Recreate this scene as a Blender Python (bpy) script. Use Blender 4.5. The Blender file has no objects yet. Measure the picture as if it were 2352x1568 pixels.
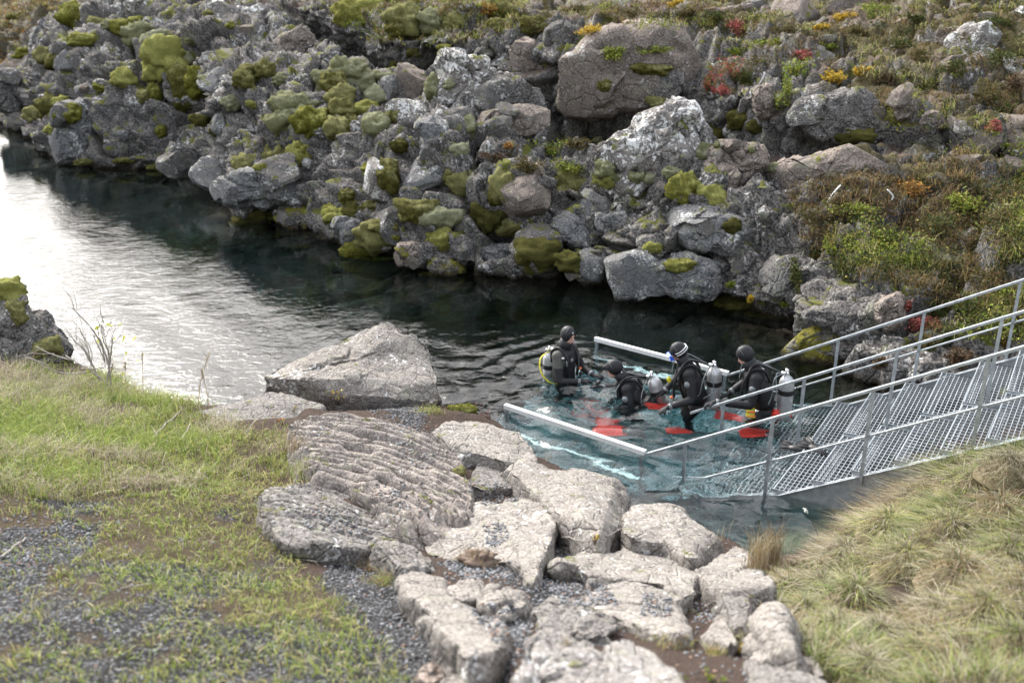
import bpy, bmesh, math, random
import numpy as np
from mathutils import Vector, Matrix
from mathutils.bvhtree import BVHTree

random.seed(7)
RNG = np.random.default_rng(7)
SC = bpy.context.scene
COL = SC.collection

# ------------------------------------------------------------------ camera
CAM_H, PITCH = 5.5, math.radians(21.0)
FPX, CU, CV = 2297.0, 1176.0, 784.0          # focal length / centre in a 2352 x 1568 raster of the photograph
cam_d = bpy.data.cameras.new('camera')
cam = bpy.data.objects.new('camera', cam_d)
COL.objects.link(cam)
cam.location = (0, 0, CAM_H)
cam.rotation_euler = (math.pi / 2 - PITCH, 0, 0)
cam_d.sensor_width = 36.0
cam_d.lens = 36.0 * FPX / 2352.0
cam_d.clip_start, cam_d.clip_end = 0.1, 600.0
cam_d.dof.use_dof = True
cam_d.dof.focus_distance = 12.2
cam_d.dof.aperture_fstop = 1.25
SC.camera = cam

# ------------------------------------------------------------------ sky, sun, exposure
SUN_AZ, SUN_EL = math.radians(-34.0), math.radians(38.0)     # azimuth clockwise from +Y
world = bpy.data.worlds.new('World')
SC.world = world
world.use_nodes = True
wn, wl = world.node_tree.nodes, world.node_tree.links
wn.clear()
w_out = wn.new('ShaderNodeOutputWorld')
w_bg = wn.new('ShaderNodeBackground')
w_sky = wn.new('ShaderNodeTexSky')
w_sky.sky_type = 'NISHITA'
w_sky.sun_disc = False
w_sky.sun_elevation = SUN_EL
w_sky.sun_rotation = SUN_AZ
w_sky.air_density, w_sky.dust_density, w_sky.ozone_density = 1.0, 6.0, 1.0
w_hsv = wn.new('ShaderNodeHueSaturation')            # high thin cloud: the blue is nearly gone
w_hsv.inputs['Saturation'].default_value = 0.48
w_hsv.inputs['Value'].default_value = 1.0
wl.new(w_sky.outputs['Color'], w_hsv.inputs['Color'])
w_tc = wn.new('ShaderNodeTexCoord')
w_map = wn.new('ShaderNodeMapping')
w_map.inputs['Scale'].default_value = (1.0, 1.0, 2.5)
w_no = wn.new('ShaderNodeTexNoise')
w_no.inputs['Scale'].default_value = 2.2
w_no.inputs['Detail'].default_value = 5.0
w_rmp = wn.new('ShaderNodeMapRange')
w_rmp.inputs['From Min'].default_value, w_rmp.inputs['From Max'].default_value = 0.3, 0.7
w_rmp.inputs['To Min'].default_value, w_rmp.inputs['To Max'].default_value = 0.85, 1.15
w_mul = wn.new('ShaderNodeVectorMath')
w_mul.operation = 'SCALE'
wl.new(w_tc.outputs['Generated'], w_map.inputs['Vector'])
wl.new(w_map.outputs['Vector'], w_no.inputs['Vector'])
wl.new(w_no.outputs['Fac'], w_rmp.inputs['Value'])
w_gam = wn.new('ShaderNodeGamma')                     # cloud spreads the glow round the sun over more of the sky
w_gam.inputs['Gamma'].default_value = 0.58
wl.new(w_hsv.outputs['Color'], w_gam.inputs['Color'])
wl.new(w_gam.outputs['Color'], w_mul.inputs[0])
wl.new(w_rmp.outputs['Result'], w_mul.inputs['Scale'])
wl.new(w_mul.outputs['Vector'], w_bg.inputs['Color'])
w_bg.inputs['Strength'].default_value = 0.15
wl.new(w_bg.outputs['Background'], w_out.inputs['Surface'])

sun_d = bpy.data.lights.new('sun', 'SUN')
sun_d.energy = 0.9
sun_d.angle = math.radians(30.0)
sun_d.color = (1.0, 0.96, 0.90)
sun = bpy.data.objects.new('sun', sun_d)
COL.objects.link(sun)
sun_dir = Vector((math.sin(SUN_AZ) * math.cos(SUN_EL), math.cos(SUN_AZ) * math.cos(SUN_EL), math.sin(SUN_EL)))
sun.rotation_euler = sun_dir.to_track_quat('Z', 'Y').to_euler()
sun.location = sun_dir * 60

SC.view_settings.view_transform = 'Standard'
SC.view_settings.look = 'None'
SC.view_settings.gamma = 1.0
SC.view_settings.use_curve_mapping = False
SC.view_settings.exposure = 2.55
SC.render.engine = 'CYCLES'
SC.cycles.use_denoising = True
SC.cycles.use_adaptive_sampling = True
SC.cycles.adaptive_threshold = 0.02
SC.cycles.max_bounces = 8
SC.cycles.transmission_bounces = 6
SC.cycles.transparent_max_bounces = 8
SC.cycles.caustics_refractive = True
SC.cycles.caustics_reflective = False
SC.cycles.sample_clamp_indirect = 6.0

# ------------------------------------------------------------------ pixel -> world
SP, CP = math.sin(PITCH), math.cos(PITCH)
def ray(u, v):
    a, b = (u - CU) / FPX, -(v - CV) / FPX
    return np.array([a, CP + b * SP, -SP + b * CP])
def rays(uv):
    uv = np.asarray(uv, float)
    a, b = (uv[:, 0] - CU) / FPX, -(uv[:, 1] - CV) / FPX
    return np.stack([a, CP + b * SP, -SP + b * CP], 1)
ORG = np.array([0, 0, CAM_H])
def at_z(u, v, z):
    d = ray(u, v)
    return ORG + d * ((z - CAM_H) / d[2])
def at_y(u, v, y):
    d = ray(u, v)
    return ORG + d * (y / d[1])

# ------------------------------------------------------------------ noise
def _h(ix, iy, iz, seed):
    h = (ix.astype(np.uint32) * np.uint32(374761393) + iy.astype(np.uint32) * np.uint32(668265263)
         + iz.astype(np.uint32) * np.uint32(2147483647) + np.uint32(seed * 974711 + 12345))
    h = (h ^ (h >> np.uint32(13))) * np.uint32(1274126177)
    h = (h ^ (h >> np.uint32(15))) * np.uint32(2246822519)
    return (h ^ (h >> np.uint32(16))).astype(np.float64) / 4294967295.0
def vnoise(p, seed=0):
    p = np.asarray(p, float)
    i = np.floor(p).astype(np.int64)
    f = p - i
    f = f * f * f * (f * (f * 6 - 15) + 10)
    r = 0
    for dx in (0, 1):
        wx = f[:, 0] if dx else 1 - f[:, 0]
        for dy in (0, 1):
            wy = f[:, 1] if dy else 1 - f[:, 1]
            for dz in (0, 1):
                wz = f[:, 2] if dz else 1 - f[:, 2]
                r = r + wx * wy * wz * _h(i[:, 0] + dx, i[:, 1] + dy, i[:, 2] + dz, seed)
    return r * 2 - 1
def fbm(p, octv=4, seed=0, gain=0.5, lac=2.03):
    a, s, q = 1.0, 0, np.asarray(p, float)
    for k in range(octv):
        s = s + a * vnoise(q, seed + k * 17)
        q = q * lac + 13.7
        a *= gain
    return s
def voronoi(p, seed=0):
    p = np.asarray(p, float)
    i = np.floor(p).astype(np.int64)
    n = len(p)
    f1, f2 = np.full(n, 9.0), np.full(n, 9.0)
    cid = np.zeros(n)
    for dx in (-1, 0, 1):
        for dy in (-1, 0, 1):
            for dz in (-1, 0, 1):
                cx, cy, cz = i[:, 0] + dx, i[:, 1] + dy, i[:, 2] + dz
                q = np.stack([cx + _h(cx, cy, cz, seed), cy + _h(cx, cy, cz, seed + 1), cz + _h(cx, cy, cz, seed + 2)], 1)
                d = np.linalg.norm(q - p, axis=1)
                near = d < f1
                f2 = np.where(near, f1, np.minimum(f2, d))
                cid = np.where(near, _h(cx, cy, cz, seed + 3), cid)
                f1 = np.where(near, d, f1)
    return f1, f2, cid
def sstep(a, b, x):
    t = np.clip((x - a) / (b - a), 0, 1)
    return t * t * (3 - 2 * t)

# ------------------------------------------------------------------ mesh helpers
def mesh_np(name, verts, faces, smooth=True, cols=None, mat_idx=None):
    """verts (n,3); faces (m,k) array or list of such arrays"""
    me = bpy.data.meshes.new(name)
    verts = np.ascontiguousarray(verts, np.float32)
    fl = faces if isinstance(faces, list) else [faces]
    fl = [np.asarray(f, np.int32) for f in fl if len(f)]
    nl = sum(f.size for f in fl)
    nf = sum(len(f) for f in fl)
    me.vertices.add(len(verts))
    me.vertices.foreach_set('co', verts.ravel())
    me.loops.add(nl)
    me.loops.foreach_set('vertex_index', np.concatenate([f.ravel() for f in fl]))
    me.polygons.add(nf)
    tot = np.concatenate([np.full(len(f), f.shape[1], np.int32) for f in fl])
    me.polygons.foreach_set('loop_start', np.concatenate([[0], np.cumsum(tot)[:-1]]).astype(np.int32))
    me.polygons.foreach_set('loop_total', tot)
    me.polygons.foreach_set('use_smooth', np.full(nf, bool(smooth)))
    if mat_idx is not None:
        me.polygons.foreach_set('material_index', np.asarray(mat_idx, np.int32))
    if cols is not None:
        c = np.ones((len(verts), 4), np.float32)
        c[:, :cols.shape[1]] = cols
        at = me.color_attributes.new('Col', 'FLOAT_COLOR', 'POINT')
        at.data.foreach_set('color', c.ravel())
    me.update(calc_edges=True)
    return me
def crisp(me, deg=38):
    me.set_sharp_from_angle(angle=math.radians(deg))
    return me
def link(name, me, mats, parent=None, loc=None):
    o = bpy.data.objects.new(name, me)
    COL.objects.link(o)
    if me is not None and mats is not None and not len(me.materials):
        for m in (mats if isinstance(mats, (list, tuple)) else [mats]):
            me.materials.append(m)
    if loc is not None:
        o.location = loc
    if parent is not None:
        o.parent = parent
    return o
LABELS = {}
def tag(o, label=None, cat=None, group=None, kind=None, alt=None):
    if label and len(label.split()) > 16: label = label.replace(' by the water', '')
    if label in LABELS and alt:
        for a_ in alt:
            if f'{label}, {a_}' not in LABELS and len(f'{label} {a_}'.split()) <= 16:
                label = f'{label}, {a_}'; break
    if label: LABELS[label] = 1
    if label: o['label'] = label
    if cat: o['category'] = cat
    if group: o['group'] = group
    if kind: o['kind'] = kind
    return o
def empty(name, loc, label, cat, group=None, rz=0.0, alt=None):
    o = bpy.data.objects.new(name, None)
    COL.objects.link(o)
    o.location = loc
    o.rotation_euler = (0, 0, rz)
    o.empty_display_size = 0.1
    return tag(o, label, cat, group, alt=alt)
def grid_faces(nr, nc, wrap=False):
    r, c = np.meshgrid(np.arange(nr - 1), np.arange(nc if wrap else nc - 1), indexing='ij')
    c2 = (c + 1) % nc
    return np.stack([r * nc + c, r * nc + c2, (r + 1) * nc + c2, (r + 1) * nc + c], -1).reshape(-1, 4)
def vnormals(v, f):
    n = np.zeros_like(v)
    a = np.cross(v[f[:, 2]] - v[f[:, 0]], v[f[:, 3] if f.shape[1] == 4 else f[:, 1]] - v[f[:, 1] if f.shape[1] == 4 else f[:, 0]])
    for k in range(f.shape[1]):
        np.add.at(n, f[:, k], a)
    l = np.linalg.norm(n, axis=1, keepdims=True)
    return n / np.maximum(l, 1e-9)
def tri(f):
    return np.concatenate([f[:, [0, 1, 2]], f[:, [0, 2, 3]]]) if f.shape[1] == 4 else f
class MB:
    """collects boxes and tubes, builds ONE mesh object"""
    def __init__(s):
        s.v, s.f, s.n = [], {3: [], 4: []}, 0
    def add(s, v, f):
        v, f = np.asarray(v, float), np.asarray(f, int)
        s.v.append(v)
        s.f[f.shape[1]].append(f + s.n)
        s.n += len(v)
        return s
    def box(s, c, size, rot=None):
        x, y, z = [k / 2 for k in size]
        v = np.array([[-x, -y, -z], [x, -y, -z], [x, y, -z], [-x, y, -z], [-x, -y, z], [x, -y, z], [x, y, z], [-x, y, z]])
        if rot is not None:
            v = v @ np.asarray(rot).T
        return s.add(v + np.asarray(c, float), [[0, 3, 2, 1], [4, 5, 6, 7], [0, 1, 5, 4], [1, 2, 6, 5], [2, 3, 7, 6], [3, 0, 4, 7]])
    def bar(s, a, b, w, h, up=(0, 0, 1)):
        a, b = np.asarray(a, float), np.asarray(b, float)
        d = b - a
        L = np.linalg.norm(d)
        x = d / L
        y = np.cross(up, x); y /= np.linalg.norm(y)
        z = np.cross(x, y)
        return s.box((a + b) / 2, (L, w, h), np.stack([x, y, z], 1))
    def tube(s, pts, r, n=8, cap=True):
        pts = np.asarray(pts, float)
        m = len(pts)
        r = np.broadcast_to(np.asarray(r, float), (m,))
        t = np.gradient(pts, axis=0)
        t /= np.maximum(np.linalg.norm(t, axis=1, keepdims=True), 1e-9)
        ref = np.array([0, 0, 1.0]) if abs(t[0, 2]) < 0.9 else np.array([1.0, 0, 0])
        V = []
        x = np.cross(ref, t[0]); x /= np.linalg.norm(x)
        ang = np.arange(n) * 2 * math.pi / n
        for k in range(m):
            x = x - t[k] * np.dot(x, t[k]); x /= max(np.linalg.norm(x), 1e-9)
            y = np.cross(t[k], x)
            V.append(pts[k] + r[k] * (np.cos(ang)[:, None] * x + np.sin(ang)[:, None] * y))
        V = np.concatenate(V)
        s.add(V, grid_faces(m, n, True))
        if cap:
            base = s.n - len(V)
            for ring, flip in ((0, True), (m - 1, False)):
                c = V[ring * n:(ring + 1) * n].mean(0)
                s.v.append(c[None]); ci = s.n; s.n += 1
                i = base + ring * n + np.arange(n)
                j = base + ring * n + (np.arange(n) + 1) % n
                s.f[3].append(np.stack([j, i, np.full(n, ci)], 1) if flip else np.stack([i, j, np.full(n, ci)], 1))
        return s
    def lathe(s, prof, n=20, mat=None):
        """prof: (r,z) pairs, around local z; mat: 4x4 placing it"""
        prof = np.asarray(prof, float)
        ang = np.arange(n) * 2 * math.pi / n
        V = np.stack([prof[:, 0][:, None] * np.cos(ang), prof[:, 0][:, None] * np.sin(ang), np.repeat(prof[:, 1][:, None], n, 1)], -1).reshape(-1, 3)
        if mat is not None:
            M = np.asarray(mat)
            V = V @ M[:3, :3].T + M[:3, 3]
        return s.add(V, grid_faces(len(prof), n, True))
    def ball(s, c, r, n=12, m=8, rot=None):
        r = np.broadcast_to(np.asarray(r, float), (3,))
        th = np.linspace(0.02, math.pi - 0.02, m)
        ang = np.arange(n) * 2 * math.pi / n
        V = np.stack([np.sin(th)[:, None] * np.cos(ang), np.sin(th)[:, None] * np.sin(ang), np.repeat(np.cos(th)[:, None], n, 1)], -1).reshape(-1, 3) * r
        if rot is not None:
            V = V @ np.asarray(rot).T
        return s.add(V + np.asarray(c, float), grid_faces(m, n, True)[:, ::-1])
    def data(s):
        v = np.concatenate(s.v)
        return v, [np.concatenate(x) for x in s.f.values() if x]
    def build(s, name, mat, parent=None, smooth=False, origin=None):
        v, f = s.data()
        if origin is not None:
            v = v - np.asarray(origin)
        return link(name, mesh_np(name, v, f, smooth), mat, parent, origin)

# ------------------------------------------------------------------ materials
class NT:
    def __init__(s, name):
        s.m = bpy.data.materials.new(name)
        s.m.use_nodes = True
        s.n, s.l = s.m.node_tree.nodes, s.m.node_tree.links
        s.n.clear()
        s.out = s.n.new('ShaderNodeOutputMaterial')
        s.bsdf = s.n.new('ShaderNodeBsdfPrincipled')
        s.l.new(s.bsdf.outputs[0], s.out.inputs['Surface'])
        s.tc = None
    def set(s, node, key, val):
        if hasattr(val, 'is_linked') or isinstance(val, bpy.types.NodeSocket):
            s.l.new(val, node.inputs[key])
        elif val is not None:
            node.inputs[key].default_value = val
    def coord(s, kind='Object', scale=None):
        if s.tc is None:
            s.tc = s.n.new('ShaderNodeTexCoord')
        o = s.tc.outputs[kind]
        if scale is not None:
            mp = s.n.new('ShaderNodeMapping')
            mp.inputs['Scale'].default_value = scale
            s.l.new(o, mp.inputs['Vector'])
            o = mp.outputs['Vector']
        return o
    def noise(s, scale, detail=4, rough=0.55, vec=None, dist=0.0, out='Fac'):
        k = s.n.new('ShaderNodeTexNoise')
        k.inputs['Scale'].default_value = scale
        k.inputs['Detail'].default_value = detail
        k.inputs['Roughness'].default_value = rough
        k.inputs['Distortion'].default_value = dist
        s.l.new(vec if vec is not None else s.coord(), k.inputs['Vector'])
        return k.outputs[out]
    def voro(s, scale, vec=None, feature='F1', out='Distance', rnd=1.0):
        k = s.n.new('ShaderNodeTexVoronoi')
        k.feature = feature
        k.inputs['Scale'].default_value = scale
        k.inputs['Randomness'].default_value = rnd
        s.l.new(vec if vec is not None else s.coord(), k.inputs['Vector'])
        return k.outputs[out]
    def ramp(s, x, a, b, lo=0.0, hi=1.0):
        k = s.n.new('ShaderNodeMapRange')
        k.interpolation_type = 'SMOOTHSTEP'
        s.l.new(x, k.inputs['Value'])
        k.inputs['From Min'].default_value, k.inputs['From Max'].default_value = a, b
        k.inputs['To Min'].default_value, k.inputs['To Max'].default_value = lo, hi
        return k.outputs['Result']
    def math(s, op, a, b=None):
        k = s.n.new('ShaderNodeMath')
        k.operation = op
        s.set(k, 0, a)
        if b is not None: s.set(k, 1, b)
        return k.outputs[0]
    def mix(s, f, a, b, mode='MIX'):
        k = s.n.new('ShaderNodeMix')
        k.data_type = 'RGBA'
        k.blend_type = mode
        s.set(k, 0, f)
        for key, val in ((6, a), (7, b)):
            if isinstance(val, tuple):
                val = (*val, 1.0) if len(val) == 3 else val
            s.set(k, key, val)
        return k.outputs[2]
    def attr(s, name='Col', out='Color'):
        k = s.n.new('ShaderNodeAttribute')
        k.attribute_name = name
        return k.outputs[out]
    def sep(s, c):
        k = s.n.new('ShaderNodeSeparateColor')
        s.l.new(c, k.inputs[0])
        return k.outputs
    def upness(s):
        g = s.n.new('ShaderNodeNewGeometry')
        x = s.n.new('ShaderNodeSeparateXYZ')
        s.l.new(g.outputs['Normal'], x.inputs[0])
        return x.outputs['Z']
    def posz(s):
        g = s.n.new('ShaderNodeNewGeometry')
        x = s.n.new('ShaderNodeSeparateXYZ')
        s.l.new(g.outputs['Position'], x.inputs[0])
        return x.outputs['Z']
    def rnd(s):
        return s.n.new('ShaderNodeObjectInfo').outputs['Random']
    def bump(s, h, strength=0.5, dist=0.02, normal=None):
        k = s.n.new('ShaderNodeBump')
        k.inputs['Strength'].default_value = strength
        k.inputs['Distance'].default_value = dist
        s.l.new(h, k.inputs['Height'])
        if normal is not None:
            s.l.new(normal, k.inputs['Normal'])
        s.l.new(k.outputs[0], s.bsdf.inputs['Normal'])
        return k.outputs[0]
    def done(s, color=None, rough=0.9, metal=0.0, spec=0.3):
        if isinstance(color, tuple): color = (*color, 1.0)
        s.set(s.bsdf, 'Base Color', color)
        s.set(s.bsdf, 'Roughness', rough)
        s.set(s.bsdf, 'Metallic', metal)
        s.bsdf.inputs['Specular IOR Level'].default_value = spec
        return s.m
M = {}

def lava(name, face, top, dark, lichen=0.5, lichen_amt=0.5, moss=0.5, mossc=(0.115, 0.12, 0.028), pits=0.5, wet=True, scale=1.0, bump=0.8):
    """weathered lava: shade tone on the faces, warmer lit tone painted on what looks up, pits, crusts of pale lichen, thin moss"""
    t = NT(name)
    P = t.coord('Object')
    n1 = t.noise(0.9 * scale, 4, 0.6)
    n2 = t.noise(5.0 * scale, 6, 0.65)
    n3 = t.noise(26.0 * scale, 5, 0.7)
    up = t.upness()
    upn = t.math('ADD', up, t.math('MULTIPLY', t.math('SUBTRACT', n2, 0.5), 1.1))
    c = t.mix(t.ramp(upn, 0.25, 0.85), face, top)  # shaded sides and lit tops put into the rock colour
    c = t.mix(t.ramp(n1, 0.38, 0.66), c, t.mix(0.55, c, dark))
    ck = t.voro(2.6 * scale, vec=None, feature='DISTANCE_TO_EDGE')
    c = t.mix(t.math('MULTIPLY', t.ramp(n2, 0.36, 0.62), 0.6), c, t.mix(0.6, c, dark))
    # broad stains and fine mottling of the mineral itself
    c = t.mix(t.ramp(n3, 0.34, 0.68), t.mix(0.62, c, dark), t.mix(0.34, c, (0.62, 0.59, 0.56)))
    pit = t.voro(17.0 * scale)
    c = t.mix(t.math('MULTIPLY', t.math('MULTIPLY', t.ramp(pit, 0.16, 0.32, 1, 0), t.ramp(n2, 0.34, 0.52)), pits), c, dark)
    # lichen crusts: cluster mask x blotches
    cl = t.noise(1.3 * scale, 3, 0.5, dist=0.4)
    bl = t.noise(9.0 * scale, 5, 0.6, dist=0.8)
    vr = t.voro(13.0 * scale, feature='SMOOTH_F1')
    blot = t.math('ADD', t.math('SUBTRACT', bl, t.math('MULTIPLY', vr, 0.22)), t.math('MULTIPLY', t.math('SUBTRACT', cl, 0.5), 0.75))
    lf = t.ramp(blot, 0.60 - 0.16 * lichen, 0.68 - 0.16 * lichen)
    lf = t.math('MULTIPLY', lf, lichen_amt)
    c = t.mix(lf, c, t.mix(n3, (0.50, 0.51, 0.50), (0.78, 0.78, 0.77)))
    gl = t.ramp(t.noise(3.1 * scale, 4, 0.6, dist=0.5), 0.56, 0.68)
    c = t.mix(t.math('MULTIPLY', gl, 0.35), c, (0.30, 0.31, 0.22))
    # moss film, mostly where it looks up
    mf = t.math('ADD', t.noise(2.1 * scale, 5, 0.62, dist=0.3), t.math('MULTIPLY', up, 0.10))
    mm = t.ramp(mf, 0.70 - 0.20 * moss, 0.78 - 0.20 * moss)
    mcol = t.mix(t.noise(14.0 * scale, 4, 0.6), tuple(x * 0.55 for x in mossc), tuple(x * 1.5 for x in mossc))
    c = t.mix(mm, c, mcol)
    if wet:    # dark wetted band just above the water and everything below it
        wz = t.ramp(t.math('ADD', t.posz(), t.math('MULTIPLY', t.math('SUBTRACT', n2, 0.5), 0.35)), 0.02, 0.16, 1, 0)
        c = t.mix(t.math('MULTIPLY', wz, 0.94), c, t.mix(n2, (0.010, 0.010, 0.008), (0.050, 0.036, 0.020)))
    h = t.math('ADD', t.math('MULTIPLY', n2, 0.6), t.math('MULTIPLY', n3, 0.4))
    h = t.math('SUBTRACT', h, t.math('MULTIPLY', t.ramp(pit, 0.08, 0.26, 1, 0), 0.35 * pits))
    h = t.math('ADD', h, t.math('MULTIPLY', mm, 0.25))
    h = t.math('ADD', h, t.math('MULTIPLY', t.ramp(ck, 0.0, 0.06), 0.6))
    t.bump(h, bump, 0.05 / scale)
    M[name] = t.done(c, 0.92, 0, 0.2)

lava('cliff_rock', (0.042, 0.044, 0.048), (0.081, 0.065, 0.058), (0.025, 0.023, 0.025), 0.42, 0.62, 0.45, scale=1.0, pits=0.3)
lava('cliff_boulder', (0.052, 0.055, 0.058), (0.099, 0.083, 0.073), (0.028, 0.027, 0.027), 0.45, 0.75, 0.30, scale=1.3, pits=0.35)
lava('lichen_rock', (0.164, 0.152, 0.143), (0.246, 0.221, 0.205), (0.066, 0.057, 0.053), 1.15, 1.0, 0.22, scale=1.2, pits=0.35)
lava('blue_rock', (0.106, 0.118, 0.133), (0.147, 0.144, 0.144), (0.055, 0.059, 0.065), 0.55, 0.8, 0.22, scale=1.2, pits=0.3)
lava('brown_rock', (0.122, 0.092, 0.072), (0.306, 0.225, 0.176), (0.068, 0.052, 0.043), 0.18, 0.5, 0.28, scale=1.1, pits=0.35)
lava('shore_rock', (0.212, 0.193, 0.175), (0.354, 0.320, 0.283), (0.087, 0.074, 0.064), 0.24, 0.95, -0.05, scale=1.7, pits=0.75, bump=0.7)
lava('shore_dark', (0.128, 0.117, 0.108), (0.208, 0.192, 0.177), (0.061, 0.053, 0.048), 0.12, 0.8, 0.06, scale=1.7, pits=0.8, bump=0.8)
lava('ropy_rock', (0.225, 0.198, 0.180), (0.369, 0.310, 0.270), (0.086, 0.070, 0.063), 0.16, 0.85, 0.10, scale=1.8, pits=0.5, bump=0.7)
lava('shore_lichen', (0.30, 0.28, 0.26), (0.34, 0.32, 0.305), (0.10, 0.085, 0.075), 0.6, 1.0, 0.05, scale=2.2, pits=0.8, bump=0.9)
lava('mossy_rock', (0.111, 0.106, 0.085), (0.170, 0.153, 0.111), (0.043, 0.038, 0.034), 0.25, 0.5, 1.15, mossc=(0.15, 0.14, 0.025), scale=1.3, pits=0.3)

def mossmat(name, lo, hi, tip):
    t = NT(name)
    n1, n2, n3 = t.noise(3.0, 4, 0.6), t.noise(16.0, 5, 0.65), t.noise(70.0, 3, 0.6)
    up = t.ramp(t.math('ADD', t.upness(), t.math('MULTIPLY', t.math('SUBTRACT', n2, 0.5), 0.8)), -0.2, 0.9)
    c = t.mix(n2, lo, hi)
    c = t.mix(t.math('MULTIPLY', up, t.ramp(n1, 0.35, 0.7)), c, tip)
    c = t.mix(t.ramp(n2, 0.40, 0.60), t.mix(0.65, c, lo), c)
    c = t.mix(t.ramp(n3, 0.38, 0.62), t.mix(0.55, c, lo), c)
    c = t.mix(t.math('MULTIPLY', t.ramp(t.rnd(), 0.3, 1.0), 0.35), c, tip)
    h = t.math('ADD', t.math('MULTIPLY', n2, 0.6), t.math('MULTIPLY', n3, 0.4))
    t.bump(h, 1.0, 0.09)
    M[name] = t.done(c, 1.0, 0, 0.05)
mossmat('moss_olive', (0.055, 0.052, 0.015), (0.23, 0.22, 0.055), (0.44, 0.43, 0.20))
mossmat('moss_bright', (0.07, 0.072, 0.013), (0.30, 0.30, 0.05), (0.52, 0.52, 0.18))
mossmat('moss_pale', (0.15, 0.155, 0.075), (0.29, 0.29, 0.155), (0.47, 0.48, 0.34))
mossmat('moss_dark', (0.045, 0.045, 0.014), (0.105, 0.10, 0.026), (0.17, 0.16, 0.05))

def colmat(name, rough=0.8, trans=0.0, var=0.25, spec=0.25):
    """colour comes from the per-blade / per-leaf colour attribute"""
    t = NT(name)
    c = t.attr('Col')
    n = t.noise(45.0, 2, 0.5)
    c = t.mix(var, c, t.mix(n, (0.0, 0.0, 0.0), (1.0, 1.0, 1.0)), 'SOFT_LIGHT')
    M[name] = t.done(c, rough, 0, spec)
    if trans:
        tr = t.n.new('ShaderNodeBsdfTranslucent')
        t.l.new(c, tr.inputs['Color'])
        mx = t.n.new('ShaderNodeMixShader')
        mx.inputs[0].default_value = trans
        t.l.new(t.bsdf.outputs[0], mx.inputs[1])
        t.l.new(tr.outputs[0], mx.inputs[2])
        t.l.new(mx.outputs[0], t.out.inputs['Surface'])
colmat('leaf', 0.7, 0.25)
colmat('pebble', 0.75, 0, 0.35)

def plain(name, col, rough=0.5, metal=0.0, spec=0.5, nscale=30.0, amt=0.25, bump=0.0):
    t = NT(name)
    n = t.noise(nscale, 4, 0.6)
    c = t.mix(t.ramp(n, 0.3, 0.75), tuple(x * (1 - amt) for x in col), tuple(min(1, x * (1 + amt * 0.6)) for x in col))
    if bump:
        t.bump(t.noise(nscale * 4, 3, 0.6), bump, 0.004)
    M[name] = t.done(c, t.ramp(n, 0.2, 0.8, max(0.02, rough - 0.1), min(1, rough + 0.1)), metal, spec)
plain('galvanised', (0.44, 0.48, 0.51), 0.42, 0.5, 0.5, 14.0, 0.22)
plain('white_rail', (0.80, 0.81, 0.80), 0.45, 0.0, 0.5, 18.0, 0.10)
plain('grating', (0.36, 0.39, 0.42), 0.5, 0.45, 0.5, 20.0, 0.2)
plain('neoprene', (0.022, 0.022, 0.025), 0.62, 0, 0.35, 60.0, 0.35, 0.3)
plain('hood_rubber', (0.018, 0.019, 0.023), 0.5, 0, 0.4, 90.0, 0.3, 0.3)
plain('vest_nylon', (0.016, 0.016, 0.018), 0.55, 0, 0.4, 120.0, 0.3, 0.4)
plain('suit_grey', (0.10, 0.10, 0.09), 0.7, 0, 0.3, 60.0, 0.3)
plain('skin', (0.62, 0.37, 0.30), 0.5, 0, 0.4, 40.0, 0.10)
plain('lips', (0.45, 0.20, 0.18), 0.45, 0, 0.4, 40.0, 0.10)
plain('eye_dark', (0.03, 0.025, 0.02), 0.2, 0, 0.5, 40.0, 0.10)
plain('hair', (0.12, 0.07, 0.04), 0.7, 0, 0.3, 90.0, 0.3)
plain('tank_silver', (0.56, 0.57, 0.58), 0.38, 0.55, 0.5, 9.0, 0.18)
plain('chrome', (0.75, 0.76, 0.78), 0.18, 1.0, 0.5, 20.0, 0.1)
plain('black_plastic', (0.02, 0.02, 0.022), 0.35, 0, 0.5, 30.0, 0.2)
plain('grey_valve', (0.20, 0.22, 0.23), 0.4, 0.1, 0.5, 30.0, 0.2)
plain('yellow_hose', (0.75, 0.66, 0.03), 0.4, 0, 0.5, 20.0, 0.1)
plain('orange_plastic', (0.85, 0.17, 0.03), 0.35, 0, 0.5, 20.0, 0.1)
plain('fin_red', (0.78, 0.035, 0.02), 0.4, 0, 0.5, 12.0, 0.15)
plain('fin_yellow', (0.68, 0.62, 0.06), 0.4, 0, 0.5, 12.0, 0.15)
plain('mask_blue', (0.03, 0.13, 0.72), 0.25, 0, 0.5, 12.0, 0.1)
plain('strap_white', (0.80, 0.80, 0.80), 0.4, 0, 0.5, 12.0, 0.05)
plain('deadwood', (0.36, 0.33, 0.30), 0.85, 0, 0.2, 30.0, 0.35, 0.3)
plain('twig', (0.20, 0.15, 0.12), 0.85, 0, 0.2, 30.0, 0.35)
plain('petal', (0.80, 0.80, 0.74), 0.7, 0, 0.2, 30.0, 0.1)
plain('mould', (0.17, 0.14, 0.085), 0.95, 0, 0.1, 40.0, 0.5, 0.5)
plain('seed_head', (0.44, 0.33, 0.20), 0.9, 0, 0.1, 60.0, 0.3)

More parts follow.
